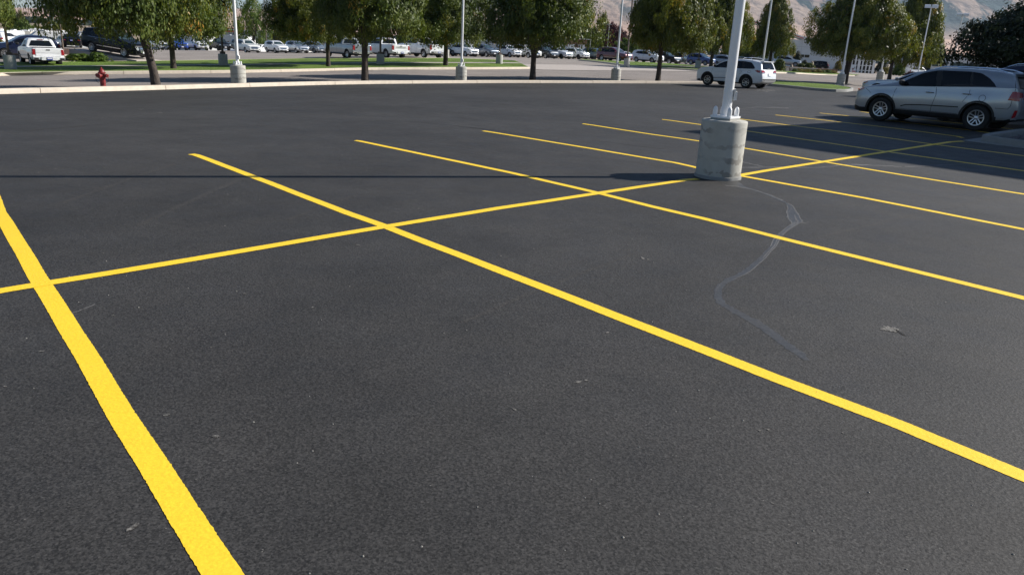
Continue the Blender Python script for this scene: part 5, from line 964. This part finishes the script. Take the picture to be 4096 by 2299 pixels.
# ---------------------------------------------------------------- buildings
def X_(px,Y): return at(px,200,Y).x
Y0=168; bx0,bx1=X_(3140,Y0),X_(3500,Y0); zb=-1.2; wb=empty('car_showroom',((bx0+bx1)/2,Y0,zb)); tag(wb,'white showroom building with a red striped gable, right of centre','building'); bw=bx1-bx0
def lx(px): return X_(px,Y0)-(bx0+bx1)/2
b=MB(); b.box((0,13,3.3),(bw,26,6.6)); build(b,'wall','wall_white',wb)
b=MB(); b.box(((lx(3211)+bw/2)/2,-.14,6.72),(bw/2-lx(3211),.5,.32)); b2=build(b,'parapet','roof_dark',wb); b=MB(); b.box(((lx(3211)+bw/2)/2,-.16,6.92),(bw/2-lx(3211),.56,.14)); build(b,'parapet_cap','trim_white',b2)
gl=lx(3140)-2; gr=lx(3212)
g_=MB(); g_.add([(gl-6,-.3,9.6),(gr,-.3,6.62),(gr,-.3,7.15),(gl-6,-.3,10.1)]+[(gl-6,3,9.6),(gr,3,6.62),(gr,3,7.15),(gl-6,3,10.1)],[(0,1,2,3),(7,6,5,4),(3,2,6,7),(1,5,6,2),(0,4,5,1)]); gb=build(g_,'gable_edge','trim_white',wb)
g_=MB(); g_.add([(gl-6,-.34,9.68),(gr-.35,-.34,6.78),(gr-.35,-.34,6.98),(gl-6,-.34,9.9)],[(0,1,2,3)]); build(g_,'red_stripe','trim_red',gb)
g_=MB(); g_.box((gr,-.4,6.75),(.3,.3,1.0)); build(g_,'downpipe','trim_white',wb); b=MB(); b.box((lx(3205),-.02,3.2),(.03,.04,6.4)); build(b,'wall_joint','wall_gray',wb); b=MB(); b.box((0,-.03,5.2),(bw,.05,.05)); build(b,'wall_groove','wall_gray',wb)
for i in range(2):
    b=MB(); b.box((lx(3211+i*21),-.02,3.4),(.95*1.0,.08,.55)); build(b,'window','glass',wb)
b=MB(); b.box((lx(3445),-.04,2.1),(lx(3505)-lx(3385),.1,4.2)); sg=build(b,'shop_window','glass',wb); b=MB(); W_=lx(3505)-lx(3385); c0=lx(3445)
for i in range(9): b.box((c0-W_/2+W_*i/8,-.16,2.1),(.26 if i%4 else .5,.16,4.2))
for i in range(5): b.box((c0,-.13,.1+i*1.0),(W_,.12,.13))
build(b,'window_frame','trim_white',sg)
Y1=200; sx0,sx1=X_(3684,Y1),X_(4080,Y1); sb=empty('service_building',((sx0+sx1)/2,Y1,-1.6)); tag(sb,'pale service building with a dark green window band and lettering, behind the silver roof','building'); sw=sx1-sx0
l2=lambda px:X_(px,Y1)-(sx0+sx1)/2
b=MB(); b.box((l2(3905)*.5+l2(3739)*.5+4,9,2.9),(l2(4080)-l2(3730),18,5.8)); build(b,'wall','wall_white',sb); b=MB(); b.box((l2(3710),6,2.1),(l2(3738)-l2(3684),12,4.2)); build(b,'annex','wall_gray',sb)
b=MB(); b.box(((l2(3741)+l2(3960))/2,-.08,3.55),(l2(3960)-l2(3741),.2,1.05)); gbn=build(b,'window_band','green_band',sb); b=MB(); b.box((l2(3779),-.22,3.4),(1.5,.1,.7)); build(b,'window','glass',gbn); b=MB(); b.box((l2(3779),-.2,3.4),(1.75,.08,.95)); build(b,'window_frame','trim_white',gbn)
b=MB(); b.box((l2(3805),-.15,2.9),(.5,.4,5.8)); build(b,'pilaster','wall_white',sb); o=link('lettering',text_mesh('BEN',1.15,'letter_dark',.05),sb,(l2(3826),-.1,4.95)); o.rotation_euler.x=R(90)
p=at(3632,280,178); b=MB()
for i in range(16): b.box((-1.05+i*.14,.02*(i%2),1.35),(.12,.04,2.7))
tag(build(b,'panel_fence','door_white',loc=on(p.x,p.y)),'white ribbed metal fence panel behind the juniper','fence')
Y2=168; lb0,lb1=X_(905,Y2),X_(1330,Y2); o=empty('warehouse',((lb0+lb1)/2,Y2,-2.6)); tag(o,'long low grey warehouse behind the left car row','building'); b=MB(); b.box((0,8,2.1),(lb1-lb0,16,4.2)); build(b,'wall','wall_gray',o); b=MB(); b.box((0,7.6,4.28),(lb1-lb0+.6,17.4,.24)); build(b,'roof','roof_white',o)
b=MB(); b.box((-(lb1-lb0)*.42,-.1,4.2),(4,.3,.9)); build(b,'fascia','trim_red',o); 
for i in range(5): b=MB(); b.box(((i-2)*4.2,-.03,1.6),(.2,.1,3.2)); build(b,'wall_joint','roof_dark',o)
Y3=172; c0,c1=X_(2222,Y3),X_(2350,Y3); o=empty('brick_garage',((c0+c1)/2,Y3,-.5)); tag(o,'brick garage with white roller doors behind the white crossovers','building'); w3=c1-c0; b=MB(); b.box((0,5,1.9),(w3,10,3.8)); build(b,'wall','brick',o); b=MB(); b.box((0,4.6,3.92),(w3+.8,11,.24)); build(b,'roof','trim_white',o)
for i in range(3):
    x=-w3/2+w3*(i+.5)/3-.1; b=MB(); b.box((x,-.03,1.35),(w3*.22,.08,2.7)); build(b,'garage_door','door_white',o)
    b=MB(); b.box((x+w3/6,-.08,1.9),(.16,.14,3.8)); build(b,'downpipe','pole_brown',o)
def aframe(px,py,Y,w,h,lb,kind):
    p=at(px,py,Y); o=empty('sandwich_board',on(p.x,p.y,.05)); tag(o,lb,'sign'); b=MB(); b.add([(-w/2,-.25,0),(w/2,-.25,0),(w/2,0,h),(-w/2,0,h),(-w/2,.25,0),(w/2,.25,0)],[(0,1,2,3),(5,4,3,2)]); build(b,'board','sign_white',o)
    k=lambda z:-.25+.25*z/h-.02
    def plate(x0,x1,z0,z1,mat,nm): b=MB(); b.add([(x0,k(z0),z0),(x1,k(z0),z0),(x1,k(z1),z1),(x0,k(z1),z1)],[(0,1,2,3)]); return build(b,nm,mat,o)
    if kind=='blue':
        plate(-w*.42,w*.42,h*.06,h*.45,'plate_blue','lower_panel').data.materials[0]=M['sign_blue']; plate(-w*.42,w*.42,h*.5,h*.92,'plate_blue','upper_panel'); plate(-w*.15,w*.2,h*.12,h*.38,'sign_white','emblem')
    else:
        plate(-w*.4,w*.4,h*.06,h*.2,'sign_red','red_band'); b=MB(); b.lathe([(.001,0),(w*.2,0)],16); e=build(b,'red_disc','sign_red',o,loc=(-w*.2,k(h*.45)-.01,h*.45)); e.rotation_euler.x=R(90); plate(0,w*.36,h*.5,h*.8,'letter_gray','lettering_block')
aframe(3357,281,150,.9,1.15,'blue and white sandwich board left of the slanting lamp post','blue'); aframe(3412,287,160,.85,1.3,'white sandwich board with a red disc beside the black pickup','red')
# unseen block added right of the frame to shade the bays
SUN=Vector((.9580,.2868)); EL=R(31.0); off=lambda h:SUN*(h/math.tan(EL))
Hh=10.0; c=Vector((3.60,17.50))+off(Hh); n_,t_=Vector((nD.x,nD.y)),Vector((tD.x,tD.y))
def bldg(corner,h,ln,lt,name,lb):
    ctr=corner+n_*ln/2-t_*lt/2; b=MB(); b.box((0,0,h/2),(ln,lt,h)); o=empty(name,(ctr.x,ctr.y,0),math.atan2(n_.y,n_.x)); build(b,'wall','wall_gray',o); b=MB(); b.box((0,0,h-.02),(ln-.3,lt-.3,.1)); build(b,'roof','roof_dark',o); tag(o,lb,'building')
bldg(c,Hh,22,16,'shade_block','tall grey block added outside the picture on the right to cast the shade')
# ---------------------------------------------------------------- hills
from mathutils import noise as mn
def hills():
    Ys=np.geomspace(1000,11000,130); ta=np.linspace(-1.1,1.1,420); co=[]
    for Y in Ys:
        for a in ta:
            X=a*Y; m_=1/(1+math.exp(-(a+.30)/.10)); r=1/(1+math.exp(-(a-.02)/.16))
            ap=max(0,(Y-1300))/3700; ap=min(1,ap); e_ap=.012*m_+.040*r
            h=e_ap*ap**1.3*min(Y,5200)
            if Y>4300:
                k=min(1,(Y-4300)/3300); rid=mn.hetero_terrain(Vector((X/900+Y/2600,Y/1700,.3)),.9,2.1,6,.7); rg=1-abs(mn.noise(Vector((X/620+Y/1500,Y/2400,1.7))))*1.6
                amp=30+150*m_+950*r*(.75+.3*math.sin(X/1500+1)); h+=amp*(k**.85)*(.62+.10*rid+.45*rg*(1-k*.3))+(26+60*r)*k*(1-abs(mn.noise(Vector((X/230+Y/900,Y/800,5))))*2)+14*k*mn.noise(Vector((X/90,Y/90,0)))
            left=math.exp(-((a+.62)/.22)**2); h+=left*30*max(0,min(1,(Y-2300)/1200))*(1+.15*mn.noise(Vector((X/300,Y/300,4))))
            h+=3*mn.noise(Vector((X/90,Y/90,2)))*min(1,ap*3)
            co.append((X,Y,-4.2+h))
    nx=len(ta); me=bpy.data.meshes.new('hills'); me.from_pydata(co,[],[(j*nx+i,j*nx+i+1,(j+1)*nx+i+1,(j+1)*nx+i) for j in range(len(Ys)-1) for i in range(nx-1)]); me.polygons.foreach_set('use_smooth',[True]*len(me.polygons))
    m=bpy.data.materials.new('hillside'); m.use_nodes=True; nt=m.node_tree; N=nt.nodes.new; L=nt.links.new; b=nt.nodes['Principled BSDF']; b.inputs['Roughness'].default_value=.95; b.inputs['Specular IOR Level'].default_value=.1
    tc=N('ShaderNodeTexCoord'); sp=N('ShaderNodeSeparateXYZ'); L(tc.outputs['Object'],sp.inputs[0])
    mp=N('ShaderNodeMapping'); mp.inputs['Scale'].default_value=(1/520,1/1500,1/900); mp.inputs['Rotation'].default_value=(0,0,.5); L(tc.outputs['Object'],mp.inputs[0])
    n1=N('ShaderNodeTexNoise'); n1.inputs['Scale'].default_value=1.6; n1.inputs['Detail'].default_value=9; n1.inputs['Roughness'].default_value=.62; n1.inputs['Distortion'].default_value=.8; L(mp.outputs[0],n1.inputs['Vector'])
    n2=N('ShaderNodeTexNoise'); n2.inputs['Scale'].default_value=.004; n2.inputs['Detail'].default_value=8; L(tc.outputs['Object'],n2.inputs['Vector'])
    hm=N('ShaderNodeMapRange'); hm.inputs[1].default_value=110; hm.inputs[2].default_value=230; L(sp.outputs[2],hm.inputs[0])
    c1=N('ShaderNodeMix'); c1.data_type='RGBA'; c1.inputs[6].default_value=(.50,.33,.235,1); c1.inputs[7].default_value=(.42,.31,.235,1); L(hm.outputs[0],c1.inputs[0])
    r2=N('ShaderNodeMapRange'); r2.inputs[1].default_value=.3; r2.inputs[2].default_value=.7; r2.inputs[3].default_value=.78; r2.inputs[4].default_value=1.2; L(n2.outputs['Fac'],r2.inputs[0])
    v=N('ShaderNodeVectorMath'); v.operation='SCALE'; L(c1.outputs[2],v.inputs[0]); L(r2.outputs[0],v.inputs['Scale'])
    r1=N('ShaderNodeMapRange'); r1.inputs[1].default_value=.49; r1.inputs[2].default_value=.53; L(n1.outputs['Fac'],r1.inputs[0]); mm=N('ShaderNodeMath'); mm.operation='MULTIPLY'; L(r1.outputs[0],mm.inputs[0]); L(hm.outputs[0],mm.inputs[1])
    c2=N('ShaderNodeMix'); c2.data_type='RGBA'; c2.inputs[7].default_value=(.035,.06,.055,1); L(mm.outputs[0],c2.inputs[0]); L(v.outputs[0],c2.inputs[6]); L(c2.outputs[2],b.inputs['Base Color'])
    bp=N('ShaderNodeBump'); bp.inputs['Strength'].default_value=.7; bp.inputs['Distance'].default_value=30; n3=N('ShaderNodeTexNoise'); n3.inputs['Scale'].default_value=.012; n3.inputs['Detail'].default_value=7; L(tc.outputs['Object'],n3.inputs['Vector']); L(n3.outputs['Fac'],bp.inputs['Height']); L(bp.outputs[0],b.inputs['Normal'])
    me.materials.append(m); tag(link('hills',me),kind='structure')
hills()
def woodland():
    """the wood at the foot of the hills, too far off to tell its trees apart"""
    g=random.Random(4); mb=MB(); 
    def clump(x,y,z,r,h):
        n=7; vs=[]
        for j,(rr,zz) in enumerate(((.7,0),(1,.35),(.8,.7),(.35,1))):
            for k in range(n): a=6.28*k/n+j; q=r*rr*g.uniform(.75,1.2); vs.append((x+q*math.cos(a),y+q*math.sin(a),z+h*zz*g.uniform(.9,1.1)))
        fs=[(j*n+k,j*n+(k+1)%n,(j+1)*n+(k+1)%n,(j+1)*n+k) for j in range(3) for k in range(n)]+[tuple(range(3*n,4*n))]; mb.add(vs,fs)
    for i in range(900):
        a=g.uniform(-.95,-.38); Y=g.uniform(1250,1800); clump(a*Y,Y,-5,g.uniform(5,10),g.uniform(6,11)*(1 if g.random()<.9 else 1.5))
    for i in range(700):
        a=g.uniform(-.3,.75); Y=g.uniform(1500,2200); ap=(Y-1300)/3700; clump(a*Y,Y,-5+(.012+.03*max(0,min(1,a*2+.3)))*max(0,ap)**1.3*Y,g.uniform(5,11),g.uniform(5,12))
    o=build(mb,'woodland','leaves_dark',smooth=60); at_=o.data.attributes.new('tint','FLOAT','POINT'); at_.data.foreach_set('value',[g.uniform(.2,.9) for _ in o.data.vertices]); tag(o,'dark band of distant trees at the foot of the tan hills','wood',kind='stuff')
woodland()
# ---------------------------------------------------------------- light
sd=Vector((SUN.x*math.cos(EL),SUN.y*math.cos(EL),math.sin(EL)))
sl=bpy.data.lights.new('sun','SUN'); sl.energy=SUN_E; sl.angle=R(.53); sl.color=(1,.955,.89); so=bpy.data.objects.new('sun',sl); C.objects.link(so); so.rotation_euler=sd.to_track_quat('Z','Y').to_euler()
w=bpy.data.worlds.new('World'); bpy.context.scene.world=w; w.use_nodes=True; nt=w.node_tree; bgn=nt.nodes['Background']; sk=nt.nodes.new('ShaderNodeTexSky'); sk.sky_type='NISHITA'; sk.sun_disc=False; sk.sun_elevation=EL; sk.sun_rotation=math.atan2(SUN.x,SUN.y); sk.altitude=1400; sk.air_density=1.0; sk.dust_density=0; sk.ozone_density=3.0
nt.links.new(sk.outputs[0],bgn.inputs[0]); bgn.inputs[1].default_value=SKY_E
if HAZE:
    b=MB(); b.box((0,5500,440),(30000,14000,930)); m=bpy.data.materials.new('haze'); m.use_nodes=True; n=m.node_tree; n.nodes.clear(); pv=n.nodes.new('ShaderNodeVolumePrincipled'); pv.inputs['Color'].default_value=(.62,.78,1,1); pv.inputs['Density'].default_value=HAZE; pv.inputs['Anisotropy'].default_value=.2; oo=n.nodes.new('ShaderNodeOutputMaterial'); n.links.new(pv.outputs[0],oo.inputs['Volume']); M['haze']=m
    hz=build(b,'haze','haze'); tag(hz,'thin blue haze over the valley','haze',kind='stuff')
sc=bpy.context.scene; sc.render.engine='CYCLES'; sc.view_settings.view_transform='Standard'; sc.view_settings.look='None'; sc.view_settings.gamma=1; sc.view_settings.exposure=EXPO
sc.cycles.max_bounces=6; sc.cycles.transparent_max_bounces=8; sc.cycles.volume_bounces=0; sc.cycles.use_denoising=True; sc.cycles.sample_clamp_indirect=4; sc.render.film_transparent=False
